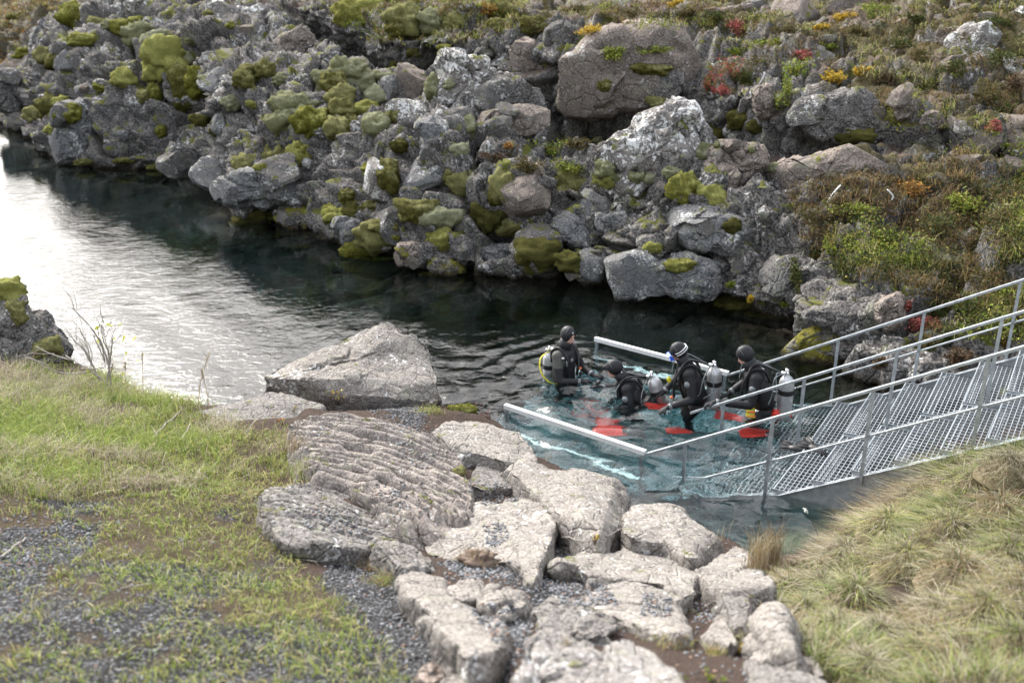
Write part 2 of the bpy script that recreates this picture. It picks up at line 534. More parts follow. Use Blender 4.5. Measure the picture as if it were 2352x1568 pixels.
# near ground: zones of soil, fine gravel bed and shadow-dark turf mould, mixed by the Col attribute (R soil, G gravel, B turf)
t = NT('near_ground')
r = t.sep(t.attr('Col'))
soil = t.mix(t.noise(30, 5, 0.7), (0.026, 0.019, 0.015), (0.105, 0.075, 0.060))
pv = t.voro(42.0, out='Color')
pd = t.voro(42.0)
gr = t.mix(t.ramp(pd, 0.1, 0.6), t.mix(t.sep(pv)[0], (0.06, 0.062, 0.066), (0.24, 0.245, 0.26)), (0.025, 0.024, 0.024))
turf = t.mix(t.noise(24, 5, 0.7), (0.03, 0.024, 0.012), (0.12, 0.095, 0.05))  # turf darkened so that gaps in the grass read as shadow
c = t.mix(r[1], soil, gr)
c = t.mix(r[2], c, turf)
c = t.mix(t.ramp(t.posz(), -0.10, 0.03, 1, 0), c, t.mix(t.noise(3, 5, 0.6), (0.012, 0.016, 0.016), (0.06, 0.065, 0.055)))   # darkened below the water line
t.bump(t.math('ADD', t.noise(30, 5, 0.7), t.math('MULTIPLY', pd, 0.5)), 0.8, 0.03)
M['near_ground'] = t.done(c, 0.95, 0, 0.15)

# far bank: rock, with soil and turf zones from the Col attribute (R soil path, G heath/turf)
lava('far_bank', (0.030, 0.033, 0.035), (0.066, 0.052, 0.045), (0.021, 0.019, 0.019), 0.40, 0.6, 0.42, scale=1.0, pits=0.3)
mt = M['far_bank']
nt = NT.__new__(NT)
nt.m, nt.n, nt.l, nt.tc = mt, mt.node_tree.nodes, mt.node_tree.links, None
nt.bsdf = next(k for k in nt.n if k.type == 'BSDF_PRINCIPLED')
old = nt.bsdf.inputs['Base Color'].links[0].from_socket
r = nt.sep(nt.attr('Col'))
soil = nt.mix(nt.noise(12, 5, 0.7), (0.055, 0.038, 0.03), (0.16, 0.115, 0.09))
heath = nt.mix(nt.noise(7, 6, 0.7), (0.03, 0.026, 0.01), (0.10, 0.078, 0.03))
c = nt.mix(r[0], old, soil)
c = nt.mix(r[1], c, heath)
nt.l.new(c, nt.bsdf.inputs['Base Color'])

# pool floor: silt over lava, paler near the platform
t = NT('pool_floor')
c = t.mix(t.noise(1.2, 5, 0.6), (0.06, 0.07, 0.066), (0.26, 0.30, 0.285))
c = t.mix(t.ramp(t.noise(4.0, 4, 0.6), 0.45, 0.7), c, (0.07, 0.055, 0.035))
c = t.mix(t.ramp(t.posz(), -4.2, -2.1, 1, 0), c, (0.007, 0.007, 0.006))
t.bump(t.noise(4.0, 5, 0.6), 0.7, 0.15)
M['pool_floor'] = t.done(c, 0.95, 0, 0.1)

# water
t = NT('water')
b = t.bsdf
b.inputs['Base Color'].default_value = (1, 1, 1, 1)
b.inputs['Roughness'].default_value = 0.0
b.inputs['IOR'].default_value = 1.333
b.inputs['Transmission Weight'].default_value = 1.0
n = t.noise(5.5, 3, 0.55, vec=t.coord('Object', (1.0, 1.25, 1.0)), dist=0.6)
n2 = t.noise(15.0, 2, 0.5, vec=t.coord('Object', (1.0, 1.2, 1.0)), dist=0.4)
k = t.bump(t.math('MULTIPLY', t.math('ADD', n, t.math('MULTIPLY', n2, 0.22)), t.sep(t.attr('Col'))[0]), 0.27, 0.05)
va = t.n.new('ShaderNodeVolumeAbsorption')
va.inputs['Color'].default_value = (0.24, 0.72, 0.78, 1)
va.inputs['Density'].default_value = 0.55
t.l.new(va.outputs[0], t.out.inputs['Volume'])
M['water'] = t.m

# ------------------------------------------------------------------ far bank (lofted from lines read off the photograph)
NRM = np.array([-0.65, -0.76, 0.0])                 # from the far bank towards the pool
UC = np.concatenate([np.linspace(-260, 2750, 800)])
def row(pts):
    """pts: (u, v, Y) or (u, v, None) for the water line"""
    a = np.array([at_z(u, v, 0.0) if y is None else at_y(u, v, y) for u, v, y in pts])
    us = np.array([p[0] for p in pts], float)
    return np.stack([np.interp(UC, us, a[:, k]) for k in range(3)], 1)
WL = [(-260, 200), (-150, 235), (0, 288), (60, 318), (110, 366), (200, 385), (330, 398), (430, 408), (490, 440), (545, 508), (640, 520), (740, 542),
      (800, 580), (880, 608), (960, 628), (1060, 640), (1180, 645), (1290, 640), (1400, 662), (1480, 692), (1560, 700), (1640, 716), (1720, 732),
      (1800, 752), (1850, 772), (1900, 820), (1945, 862), (2010, 895), (2080, 915), (2250, 960), (2750, 1060)]
CR = [(-260, 150, 46), (-150, 125, 44), (0, 168, 41), (60, 122, 40), (100, 55, 38.5), (154, 12, 37), (250, -8, 35), (400, -15, 32.5), (560, -8, 30.5),
      (626, 21, 29.3), (718, 65, 27.4), (786, 106, 26), (815, 118, 25.6), (900, 147, 24.6), (979, 164, 23.6), (1005, 118, 23.2), (1061, 118, 22.8), (1129, 150, 22.2),
      (1180, 168, 21.8), (1215, 215, 21.2), (1259, 250, 20.6), (1275, 305, 20.0), (1327, 312, 19.6), (1355, 322, 19.2), (1443, 311, 18.8), (1475, 270, 18.7), (1510, 250, 18.6),
      (1566, 252, 18.4), (1614, 270, 18.2), (1654, 318, 18.0), (1698, 330, 17.8), (1749, 324, 17.6), (1778, 370, 17.4), (1808, 381, 17.3), (1859, 370, 17.2), (1932, 339, 17.2),
      (1987, 333, 17.1), (2042, 363, 16.9), (2097, 403, 16.6), (2220, 415, 16.2), (2352, 420, 15.8), (2750, 440, 15.0)]
S0 = [(-260, 110, 50), (-150, 95, 48), (0, 115, 48), (100, 40, 46), (170, 0, 44), (400, -25, 37), (600, -5, 33), (700, 60, 30.5), (786, 118, 28.5), (900, 160, 27),
      (1020, 150, 26), (1180, 190, 24.8), (1280, 285, 23.6), (1500, 290, 22.4), (1650, 350, 20.6), (1800, 385, 19.4), (1950, 345, 18.9), (2100, 350, 18.3), (2220, 385, 17.5), (2352, 390, 17.2), (2750, 400, 16.6)]
S2 = [(-260, 70, 56), (-150, 65, 55), (0, 62, 55), (100, 12, 55), (300, -35, 50), (600, -35, 40), (700, 0, 33), (780, 10, 30.5), (860, 45, 29), (1000, 50, 27.6), (1150, 55, 26.6), (1260, 50, 26.2),
      (1380, 85, 25.4), (1500, 92, 24.8), (1620, 110, 24.0), (1760, 115, 23.2), (1900, 130, 22.4), (2000, 150, 21.6), (2150, 200, 20.6), (2352, 235, 19.4), (2750, 280, 18.4)]
T1 = [(-260, 40, 66), (0, 20, 66), (300, -40, 60), (700, -25, 42), (900, -12, 34), (1100, 12, 30.5), (1300, 22, 29), (1500, 30, 28), (1700, 45, 27), (1900, 60, 26), (2050, 70, 25), (2200, 60, 23.8), (2352, 70, 22.8), (2750, 90, 21.6)]
T2 = [(-260, -30, 100), (300, -55, 90), (900, -45, 46), (1300, -22, 35), (1700, -10, 32), (2050, -15, 30), (2200, -40, 27.5), (2352, -45, 26.5), (2750, -40, 25)]
rW, rC, rS0, rS2, rT1, rT2 = (row([(p[0], p[1], p[2] if len(p) > 2 else None) for p in q]) for q in (WL, CR, S0, S2, T1, T2))
rB3 = rW + NRM * 4.5; rB3[:, 2] = -6.5
rB2 = rW + NRM * 2.3; rB2[:, 2] = -2.6
rB1 = rW + NRM * 0.7; rB1[:, 2] = -0.7
rW0 = rW - NRM * 0.28; rW0[:, 2] = -0.10
rU = rW + NRM * 0.02; rU[:, 2] = 0.32
hC = rC[:, 2:3]
rM = rU * 0.70 + rC * 0.30; rM[:, 2] = rU[:, 2] + (rC[:, 2] - rU[:, 2]) * 0.60
cleft = sstep(640, 760, UC) * (1 - sstep(1880, 2020, UC))
rS0o = rS0.copy()
rS0[:, 1] += 0.9 * cleft; rS0[:, 2] -= 0.7 * cleft
rG = rC * 0.5 + rS0 * 0.5
rG[:, 2] = np.minimum(rC[:, 2], rS0[:, 2]) - 0.15 - cleft * 0.8
rSM = rS0o * 0.78 + rS2 * 0.22; rSM[:, 2] = rS0o[:, 2] + (rS2[:, 2] - rS0o[:, 2]) * 0.62
rT3 = rT2.copy(); rT3[:, 1] = 150 + (rT2[:, 1] - 25) * 0.3; rT3[:, 0] = rT2[:, 0] * 150 / rT2[:, 1]; rT3[:, 2] = np.maximum(rT2[:, 2] + 0.3, 4.9)
ROWS = [(rB3, 8), (rB2, 14), (rB1, 14), (rW0, 7), (rU, 50), (rM, 50), (rC, 16), (rG, 12), (rS0, 22), (rSM, 22), (rS2, 26), (rT1, 22), (rT2, 8), (rT3, 0)]
FB, ZR = [], []
for k in range(len(ROWS) - 1):
    a, n = ROWS[k]
    b = ROWS[k + 1][0]
    for j in range(n):
        f = j / n
        FB.append(a * (1 - f) + b * f); ZR.append(k + f)
FB.append(ROWS[-1][0]); ZR.append(len(ROWS) - 1)
NRF, NCF = len(FB), len(UC)
FB = np.array(FB).reshape(-1, 3)
ZR = np.repeat(np.array(ZR), NCF)
UU = np.tile(UC, NRF)
ff = grid_faces(NRF, NCF)
for it in range(2):                                     # soften the loft's straight lines
    g = FB.reshape(NRF, NCF, 3)
    g2 = g.copy()
    g2[1:-1] = 0.5 * g[1:-1] + 0.25 * (g[2:] + g[:-2])
    FB = g2.reshape(-1, 3)
fn = vnormals(FB, ff)
if fn[NCF * (NRF - 10) + 400, 2] < 0:
    ff = ff[:, ::-1]; fn = -fn
rockz = sstep(1.0, 3.5, ZR) * (1 - (0.7 - 0.5 * sstep(1600, 1800, UU)) * sstep(9.8, 11.2, ZR))        # how rocky (cliffs) vs smooth (plateau)
far = sstep(30, 60, FB[:, 1])
wp = FB + 0.35 * np.stack([fbm(FB * 0.7, 3, 5), fbm(FB * 0.7, 3, 6), fbm(FB * 0.7, 3, 7)], 1)
def cellplanes(p, seed):
    """like voronoi F1 but returns, per point, a random plane through its own cell centre"""
    i = np.floor(p).astype(np.int64)
    n = len(p)
    f1, f2 = np.full(n, 9.0), np.full(n, 9.0)
    out = np.zeros(n)
    for dx in (-1, 0, 1):
        for dy in (-1, 0, 1):
            for dz in (-1, 0, 1):
                c = (i[:, 0] + dx, i[:, 1] + dy, i[:, 2] + dz)
                q = np.stack([c[k] + _h(*c, seed + k) for k in range(3)], 1)
                w = p - q
                d = np.linalg.norm(w, axis=1)
                nr = d < f1
                f2 = np.where(nr, f1, np.minimum(f2, d))
                pl = sum((_h(*c, seed + 10 + k) * 2 - 1) * w[:, k] for k in range(3)) + 0.7 * (_h(*c, seed + 20) - 0.5)
                out = np.where(nr, pl, out)
                f1 = np.where(nr, d, f1)
    return out, f2 - f1
b1, e1 = cellplanes(wp * np.array([0.42, 0.42, 0.55]), 11)
b2, e2 = cellplanes(wp * np.array([1.25, 1.25, 1.6]), 41)
disp = 0.46 * b1 + 0.15 * b2
disp -= 0.60 * (1 - sstep(0.0, 0.11, e1)) + 0.16 * (1 - sstep(0.0, 0.14, e2))
b3, e3 = cellplanes((FB + 0.10 * np.stack([fbm(FB * 2, 2, 8), fbm(FB * 2, 2, 9), fbm(FB * 2, 2, 10)], 1)) * 3.1, 61)
ridge = 1 - np.abs(fbm(FB * 1.1, 4, 33))
disp += 0.20 * fbm(FB * 0.6, 3, 31) + 0.16 * (ridge - 0.6) + 0.085 * fbm(FB * 3.4, 4, 37) + 0.09 * b3 - 0.05 * (1 - sstep(0, 0.2, e3))
amp = 0.25 + 0.75 * rockz
amp = amp * np.where(ZR < 4.2, 0.75, 1.0) * (1 - 0.30 * sstep(1830, 1980, UU))
# keep crest and water line near where the photograph has them
keep = 1 - 0.45 * np.exp(-((ZR - 6.0) / 0.25) ** 2)
FBD = FB + fn * (disp * amp * keep)[:, None]
FBD[:, 2] += 0.12 * (1 - rockz) * fbm(FB * np.array([0.9, 0.9, 0]), 4, 51)
zone = np.zeros((len(FBD), 3))
fnz = np.clip(vnormals(FBD, ff)[:, 2], 0, 1)
nz1, nz2 = fbm(FB * 0.55, 4, 71), fbm(FB * 1.7, 3, 73)
heath = sstep(9.9, 10.8, ZR) * sstep(-0.25, 0.25, nz1 + 0.3 * nz2 + 0.25) * sstep(0.35, 0.75, fnz)
rightside = sstep(1800, 1950, UU) * sstep(4.6, 5.6, ZR) * sstep(0.2, 0.6, fnz + 0.3 * nz2)
heath = np.maximum(heath, 0.9 * rightside * sstep(-0.4, 0.1, nz1 + 0.2))
heath = np.maximum(heath, far * sstep(6.5, 8, ZR) * 0.95)
soil = sstep(6.1, 6.6, ZR) * sstep(0.45, 0.8, fnz) * sstep(-0.1, 0.35, nz2 - nz1) * 0.85
zone[:, 0], zone[:, 1] = soil, heath
far_bank = link('far_bank', mesh_np('far_bank', FBD, ff, True, zone), M['far_bank'])
tag(far_bank, 'mossy grey lava cliff rising behind the pool', kind='structure')

# ------------------------------------------------------------------ near bank (height field through points read off the photograph)
NP_ = [(1176, 1568, 2.0), (0, 1568, 2.2), (-300, 1568, 2.3), (600, 1568, 2.1), (1800, 1568, 1.75), (2352, 1568, 1.95), (2700, 1568, 2.1),
       (0, 1250, 1.55), (-300, 1250, 1.6), (300, 1250, 1.5), (600, 1260, 1.38), (860, 1300, 1.22), (1100, 1320, 1.1), (1400, 1330, .85), (1560, 1400, 1.0), (1700, 1430, .95), (1400, 1450, 1.3), (1000, 1450, 1.62),
       (0, 1080, 1.40), (-300, 1050, 1.45), (120, 1080, 1.28), (0, 1200, 1.52), (-300, 1200, 1.6), (300, 1060, 1.0), (500, 1080, .95), (600, 1010, .72), (0, 950, .9), (200, 960, .78), (400, 960, .6),
       (-300, 885, .55), (0, 885, .5), (200, 903, .42), (420, 922, .38), (560, 930, .34), (700, 950, .42), (900, 950, .38), (1000, 935, .25), (1100, 965, .25),
       (850, 1080, .62), (1000, 1120, .55), (1180, 1090, .22), (1240, 1130, .30), (1400, 1180, .12), (1250, 1230, .55), (1500, 1240, .30), (1600, 1290, .35), (1720, 1340, .42), (1790, 1330, .35),
       (1860, 1300, .35), (1925, 1265, .36), (1975, 1215, .36), (2060, 1140, .54), (2150, 1065, .9), (2352, 1040, 1.12), (2600, 1000, 1.5), (1840, 1450, 1.15), (2000, 1250, .85), (2150, 1200, 1.05),
       (2352, 1200, 1.3), (2100, 1400, 1.35), (2352, 1400, 1.62), (2700, 1300, 1.8), (2000, 1500, 1.5)]
NW = [(-300, 845, -.9), (0, 855, -.9), (200, 874, -.9), (420, 896, -.9), (560, 903, -.8), (700, 860, -1.0), (900, 800, -1.6), (1020, 860, -1.2), (1060, 925, -.5), (1150, 965, -.5), (1230, 1025, -.5),
      (1330, 1085, -.5), (1450, 1130, -.6), (1560, 1160, -.6), (1640, 1200, -.4), (1720, 1240, -.4), (1780, 1235, -.5), (1830, 1190, -.5), (1850, 1150, -.8), (1900, 1190, -.5), (1935, 1135, -.6), (1900, 1100, -.9), (2000, 1040, -.6), (2150, 980, .1), (2352, 930, .55), (2600, 880, 1.0)]
cp = np.array([at_z(*p) for p in NP_ + NW])
extra = np.array([[-6, 16, -3], [0, 15, -3], [3, 14, -2.2], [6, 12.2, -.8], [8, 10.5, .5], [10, 9, 1.4], [-12, 12, -1], [-12, 6, 1.5], [10, 4, 2.4], [-8, 1, 3.0], [0, 1, 2.9], [8, 1, 3.0],
                  [-3, 13.5, -2.2], [1.0, 12.6, -1.5], [2.6, 10.2, -1.4], [4.0, 9.9, -1.0]])
cp = np.concatenate([cp, extra])
def tps_fit(xy, z, lam=0.01):
    n = len(xy)
    d = np.linalg.norm(xy[:, None] - xy[None], axis=2)
    K = np.where(d > 0, d * d * np.log(np.maximum(d, 1e-9)), 0) + lam * np.eye(n)
    P = np.concatenate([np.ones((n, 1)), xy], 1)
    A = np.block([[K, P], [P.T, np.zeros((3, 3))]])
    return np.linalg.solve(A, np.concatenate([z, np.zeros(3)])), xy
TPS = tps_fit(cp[:, :2], cp[:, 2])
def near_z(xy):
    w, c = TPS
    xy = np.asarray(xy, float)
    out = np.zeros(len(xy))
    for s in range(0, len(xy), 20000):
        q = xy[s:s + 20000]
        d2 = ((q[:, None] - c[None]) ** 2).sum(2)
        out[s:s + 20000] = (0.5 * d2 * np.log(np.maximum(d2, 1e-12))) @ w[:len(c)] + w[len(c)] + q @ w[len(c) + 1:]
    return np.clip(out, -3.5, 3.2)
gx, gy = np.linspace(-9, 9, 360), np.linspace(2, 15, 270)
XX, YY = np.meshgrid(gx, gy)
nv = np.stack([XX.ravel(), YY.ravel(), np.zeros(XX.size)], 1)
nv[:, 2] = near_z(nv[:, :2])
def inpoly(uv, poly):
    poly = np.asarray(poly, float)
    x, y = uv[:, 0], uv[:, 1]
    r = np.zeros(len(uv), bool)
    j = len(poly) - 1
    for i in range(len(poly)):
        xi, yi, xj, yj = *poly[i], *poly[j]
        with np.errstate(divide='ignore', invalid='ignore'):
            c = ((yi > y) != (yj > y)) & (x < (xj - xi) * (y - yi) / (yj - yi + 1e-12) + xi)
        r ^= c
        j = i
    return r
def to_uv(p):
    p = np.asarray(p, float) - ORG
    fw = p[:, 1] * CP - p[:, 2] * SP
    up = p[:, 1] * SP + p[:, 2] * CP
    fw = np.maximum(fw, 0.05)
    return np.stack([CU + FPX * p[:, 0] / fw, CV - FPX * up / fw], 1)
HUMMOCK = [(1700, 1430), (1770, 1330), (1860, 1290), (1905, 1245), (1990, 1175), (2110, 1075), (2352, 1020), (2750, 960), (3600, 840), (3800, 1900), (1950, 1900), (1880, 1568), (1840, 1480)]
nuv = to_uv(nv)
hum = inpoly(nuv, HUMMOCK).astype(float).reshape(XX.shape)
for it in range(6):
    hum[1:-1, 1:-1] = (hum[1:-1, 1:-1] * 2 + hum[2:, 1:-1] + hum[:-2, 1:-1] + hum[1:-1, 2:] + hum[1:-1, :-2]) / 6
hum = hum.ravel()
hb1, hb2, _ = voronoi(np.stack([nv[:, 0] * 1.8 + 0.25 * fbm(nv * 1.5, 2, 88), nv[:, 1] * 1.8 + 0.25 * fbm(nv * 1.5, 2, 89), nv[:, 0] * 0], 1), 91)
nv[:, 2] += hum * (0.34 * (0.55 - hb1) + 0.05 * fbm(nv * np.array([3, 3, 0]), 3, 93))
nv[:, 2] += 0.035 * fbm(nv * np.array([1.2, 1.2, 0]), 4, 95) + 0.01 * fbm(nv * np.array([8, 8, 0]), 3, 96)
under = nv[:, 2] < 0.02
nv[under, 2] = np.maximum(0.02 + (nv[under, 2] - 0.02) * 3.2, -5)
ROCKZONE = [(690, 965), (860, 965), (1040, 965), (1100, 970), (1210, 1060), (1400, 1130), (1440, 1190), (1560, 1175), (1690, 1250), (1750, 1330), (1740, 1400), (1830, 1480), (1900, 1568), (1900, 1750), (1250, 1750), (1130, 1520), (1000, 1420), (920, 1350), (870, 1270), (620, 1200), (700, 1110)]
rz_ = inpoly(nuv, ROCKZONE).astype(float).reshape(XX.shape)
for it in range(3):
    rz_[1:-1, 1:-1] = (rz_[1:-1, 1:-1] * 2 + rz_[2:, 1:-1] + rz_[:-2, 1:-1] + rz_[1:-1, 2:] + rz_[1:-1, :-2]) / 6
nv[:, 2] += 0.15 * rz_.ravel() * (nv[:, 2] > 0.05)      # earth and gravel packed between the rocks
LAWN = [(-400, 880), (0, 860), (180, 875), (400, 900), (470, 960), (690, 1010), (700, 1100), (620, 1150), (640, 1250), (720, 1330), (800, 1380), (830, 1440), (900, 1500), (960, 1568), (960, 1700), (-400, 1700)]
GRAVEL = [[(-400, 1195), (0, 1205), (150, 1190), (230, 1215), (200, 1270), (110, 1330), (40, 1420), (-400, 1480)],
          [(760, 1250), (900, 1260), (920, 1330), (1000, 1420), (1080, 1500), (1180, 1568), (1180, 1650), (980, 1650), (930, 1530), (840, 1440), (800, 1390), (740, 1330)],
          [(1210, 1300), (1300, 1290), (1360, 1330), (1400, 1350), (1300, 1400), (1220, 1500), (1180, 1560), (1150, 1480), (1200, 1420), (1130, 1370), (1000, 1330), (1080, 1290)],
          [(860, 905), (960, 930), (1000, 960), (960, 1000), (900, 985), (850, 950)]]
wob = nuv + np.stack([fbm(nv * 2.0, 3, 97), fbm(nv * 2.0, 3, 98)], 1) * 22
lawn = inpoly(wob, LAWN).astype(float)
grav = np.zeros(len(nv))
for g in GRAVEL:
    grav = np.maximum(grav, inpoly(wob, g))
thin = sstep(-0.15, 0.25, fbm(nv * 1.4, 4, 99) - 0.25 * (nuv[:, 1] - 1250) / 300)
grav = np.maximum(grav, lawn * (nuv[:, 1] > 1150) * (1 - thin))
ncol = np.stack([1 - grav, grav, np.maximum(lawn * (1 - grav) * 0.45, hum * sstep(-0.3, 0.3, fbm(nv * 2.4, 3, 101) + 0.25))], 1)
nf_ = grid_faces(len(gy), len(gx))
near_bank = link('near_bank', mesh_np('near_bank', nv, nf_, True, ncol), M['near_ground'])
tag(near_bank, 'sloping ground of soil, gravel and turf above the pool', kind='structure')

# ------------------------------------------------------------------ pool floor
px_, py_ = np.linspace(-34, 12, 150), np.linspace(6, 48, 130)
PX, PY = np.meshgrid(px_, py_)
pv_ = np.stack([PX.ravel(), PY.ravel(), np.zeros(PX.size)], 1)
STAIR_C = np.array([2.0, 11.7])
dd = np.linalg.norm((pv_[:, :2] - STAIR_C) * np.array([1.0, 1.0]), axis=1)
pv_[:, 2] = -1.9 - 5.0 * sstep(2.2, 5.0, dd) + 0.25 * fbm(pv_ * np.array([0.9, 0.9, 0]), 4, 111)
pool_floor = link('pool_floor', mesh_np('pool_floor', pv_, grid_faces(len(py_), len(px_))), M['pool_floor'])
tag(pool_floor, 'silty lava floor under the clear water', kind='structure')

# ------------------------------------------------------------------ water
DIVERS_XY = [(0.73, 13.0), (1.55, 12.34), (2.286, 11.98), (3.18, 11.66)]
wxs = np.concatenate([np.arange(-36, -9, 0.16), np.arange(-9, 6.0, 0.08), np.arange(6.0, 9, 0.3)])
wys = np.concatenate([np.arange(6.5, 17.5, 0.08), np.arange(17.5, 30, 0.13), np.arange(30, 50, 0.3)])
WX, WY_ = np.meshgrid(wxs, wys)
wv = np.stack([WX.ravel(), WY_.ravel(), np.zeros(WX.size)], 1)
h = np.zeros(len(wv))
rw = np.random.default_rng(3)
for k in range(26):
    lam = rw.uniform(0.28, 1.3)
    a = math.radians(rw.normal(200, 38))
    kx, ky = math.cos(a) * 2 * math.pi / lam, math.sin(a) * 2 * math.pi / lam
    h += 0.0023 * lam ** 1.0 * np.sin(kx * wv[:, 0] + ky * wv[:, 1] + rw.uniform(0, 6.28) + 1.3 * vnoise(wv * 0.5, k))
h *= 0.55 + 0.45 * vnoise(wv * 0.45, 77)
for k, (x, y) in enumerate(DIVERS_XY):                      # rings spreading from each diver
    r = np.linalg.norm(wv[:, :2] - np.array([x, y]), axis=1)
    lam = (0.34, 0.30, 0.36, 0.33)[k]
    h += 0.0115 * np.exp(-r / 1.6) * np.sin(r * 2 * math.pi / lam + k * 1.7 + 1.2 * vnoise(wv * 1.1, 60 + k)) * sstep(0.1, 0.35, r)
nearst = np.exp(-(np.linalg.norm(wv[:, :2] - np.array([2.2, 11.0]), axis=1) / 4.0) ** 2)
h += nearst * 0.034 * fbm(wv * np.array([3.6, 4.8, 1]), 3, 131)
dfar = np.min(np.linalg.norm(wv[:, None, :2] - rW[::12][None, :, :2], axis=2), axis=1)
calm = 0.10 + 0.90 * sstep(0.6, 4.5, dfar)                # sheltered under the cliff
h *= calm
wv[:, 2] = h
nb = len(wv)
nr, nc = len(wys), len(wxs)
top = grid_faces(nr, nc)
edge = np.concatenate([np.arange(nc), np.arange(1, nr) * nc + nc - 1, (nr - 1) * nc + np.arange(nc - 2, -1, -1), np.arange(nr - 2, 0, -1) * nc])
low = wv[edge].copy(); low[:, 2] = -8.5
ne = len(edge)
i = np.arange(ne); j = (i + 1) % ne
side = np.stack([edge[i], nb + i, nb + j, edge[j]], 1)
cen = np.array([[wxs.mean(), wys.mean(), -8.5]])
bot = np.stack([nb + j, nb + i, np.full(ne, nb + ne)], 1)
water = link('water', mesh_np('water', np.concatenate([wv, low, cen]), [np.concatenate([top, side]), bot]), M['water'])
wc = np.ones((nb + ne + 1, 4), np.float32); wc[:nb, 0] = calm
water.data.color_attributes.new('Col', 'FLOAT_COLOR', 'POINT').data.foreach_set('color', wc.ravel())
tag(water, 'clear rippled water of the pool', kind='structure')

# ------------------------------------------------------------------ casting pixels on what is built
class Caster:
    def __init__(s):
        s.t = []
    def add(s, v, f):
        f = [f] if not isinstance(f, list) else f
        f = np.concatenate([tri(x) for x in f])
        s.t.append(BVHTree.FromPolygons([tuple(x) for x in np.asarray(v, float)], [tuple(x) for x in f.tolist()], all_triangles=True))
    def hit(s, u, v, org=None, d=None):
        o = Vector(ORG if org is None else org)
        d = Vector(ray(u, v) if d is None else d).normalized()
        best = None
        for t in s.t:
            h = t.ray_cast(o, d, 400)
            if h[0] is not None and (best is None or h[3] < best[2]):
                n = h[1] if h[1].dot(d) < 0 else -h[1]
                best = (np.array(h[0]), np.array(n), h[3])
        return best
CAST = Caster()
CAST.add(FBD, ff)
CAST.add(nv, nf_)

# ------------------------------------------------------------------ steel stairs into the water
UPD = np.array([0.852, -0.523, 0.0])          # up the stairs, on plan
ACR = np.array([0.523, 0.852, 0.0])           # across, from the near rail to the far one
SLOPE = 0.572
B = [at_z(1487, 1042, 0.08), at_z(1590, 947, 0.08), at_z(1677, 860, 0.08)]     # where the three rails bend
def rail_pt(k, s, dz=0.0):
    return B[k] + UPD * s + np.array([0, 0, SLOPE * s + dz])
S_END = 6.2
stairs = empty('metal_stairs', B[1] + np.array([0, 0, -1.15]), 'galvanised steel grating stairs with three handrails going down into the water', 'stairs')
so = np.array(stairs.location)
def part(mb, name, mat, parent=stairs, smooth=False, base=so):
    v, f = mb.data()
    return link(name, mesh_np(name, v - base, f, smooth), mat, parent)
POSTS = {0: (0.46, 1.42, 2.40, 3.38, 4.36, 5.34), 1: (0.40, 1.36, 2.34, 3.32, 4.30, 5.3), 2: (0.42, 1.40, 2.38, 3.36, 4.34, 5.3)}
for k in range(3):
    part(MB().bar(rail_pt(k, -0.02), rail_pt(k, S_END), 0.046, 0.026), 'handrail', M['galvanised'])
    if k != 1:
        part(MB().bar(rail_pt(k, 0.30 if k == 0 else 0.25, -0.52), rail_pt(k, S_END, -0.52), 0.034, 0.016), 'mid_rail', M['galvanised'])
    for s in POSTS[k]:
        a = rail_pt(k, s, -0.012)
        part(MB().bar(a, a + np.array([0, 0, -1.06]), 0.034, 0.034, up=UPD), 'post', M['galvanised'])
# stringers: deep plates along each side and under the middle
for k in range(3):
    a, b = rail_pt(k, -0.2, -1.16), rail_pt(k, S_END, -1.16)
    off = ACR * (0.03 if k == 0 else -0.03 if k == 2 else 0)
    part(MB().bar(a + off, b + off, 0.012, 0.32, up=(0, 0, 1)), 'stringer', M['galvanised'])
    if k != 1:
        part(MB().bar(a + off + np.array([0, 0, 0.172]), b + off + np.array([0, 0, 0.172]), 0.06, 0.010), 'stringer_flange', M['galvanised'])
# treads
GOING = 0.40
lane = [np.linalg.norm(B[1] - B[0]), np.linalg.norm(B[2] - B[1])]
def tread_mesh(w, depth, cell=0.050, t=0.0075, hgt=0.014, cw=0.078):
    mb = MB()
    n = int(round(depth / cell))
    for i in range(n + 1):
        mb.box((0, -depth / 2 + depth * i / n, 0), (w, t, hgt))
    n = int(round(w / cw))
    for i in range(n + 1):
        mb.box((-w / 2 + w * i / n, 0, 0.002), (t, depth + 0.012, hgt * 0.9))
    v, f = mb.data()
    return mesh_np('tread', v, f, False)
def nosing_mesh(w, depth):
    mb = MB()
    mb.box((0, depth / 2 + 0.006, -0.004), (w, 0.010, 0.034))
    for s in (-1, 1):
        mb.box((s * (w / 2 + 0.004), 0, -0.008), (0.006, depth + 0.02, 0.05))
    v, f = mb.data()
    return mesh_np('nosing', v, f, False)
for ln in range(2):
    w = lane[ln] - 0.09
    tm, nm = tread_mesh(w, 0.44), nosing_mesh(w, 0.44)
    across = (B[ln + 1] - B[ln]); across /= np.linalg.norm(across)
    mid = (B[ln] + B[ln + 1]) / 2
    dn = np.cross(np.array([0, 0, 1.0]), across)          # local +y: down the stairs
    if np.dot(dn, UPD) > 0: dn = -dn
    xax = np.cross(dn, np.array([0, 0, 1.0]))
    R = Matrix(np.stack([xax, dn, np.array([0, 0, 1.0])], 1).tolist())
    for i in range(-1, 14):
        s = 0.12 + i * GOING
        c = mid + UPD * s + np.array([0, 0, SLOPE * s - 1.03])
        o = link('tread', tm, M['grating'], stairs)
        o.location = c - so
        # the treads tip a little, as the worn-down stair does
        o.rotation_euler = (R @ Matrix.Rotation(math.radians(-3.0), 3, 'X')).to_euler()
        q = link('nosing', nm, M['galvanised'], o)
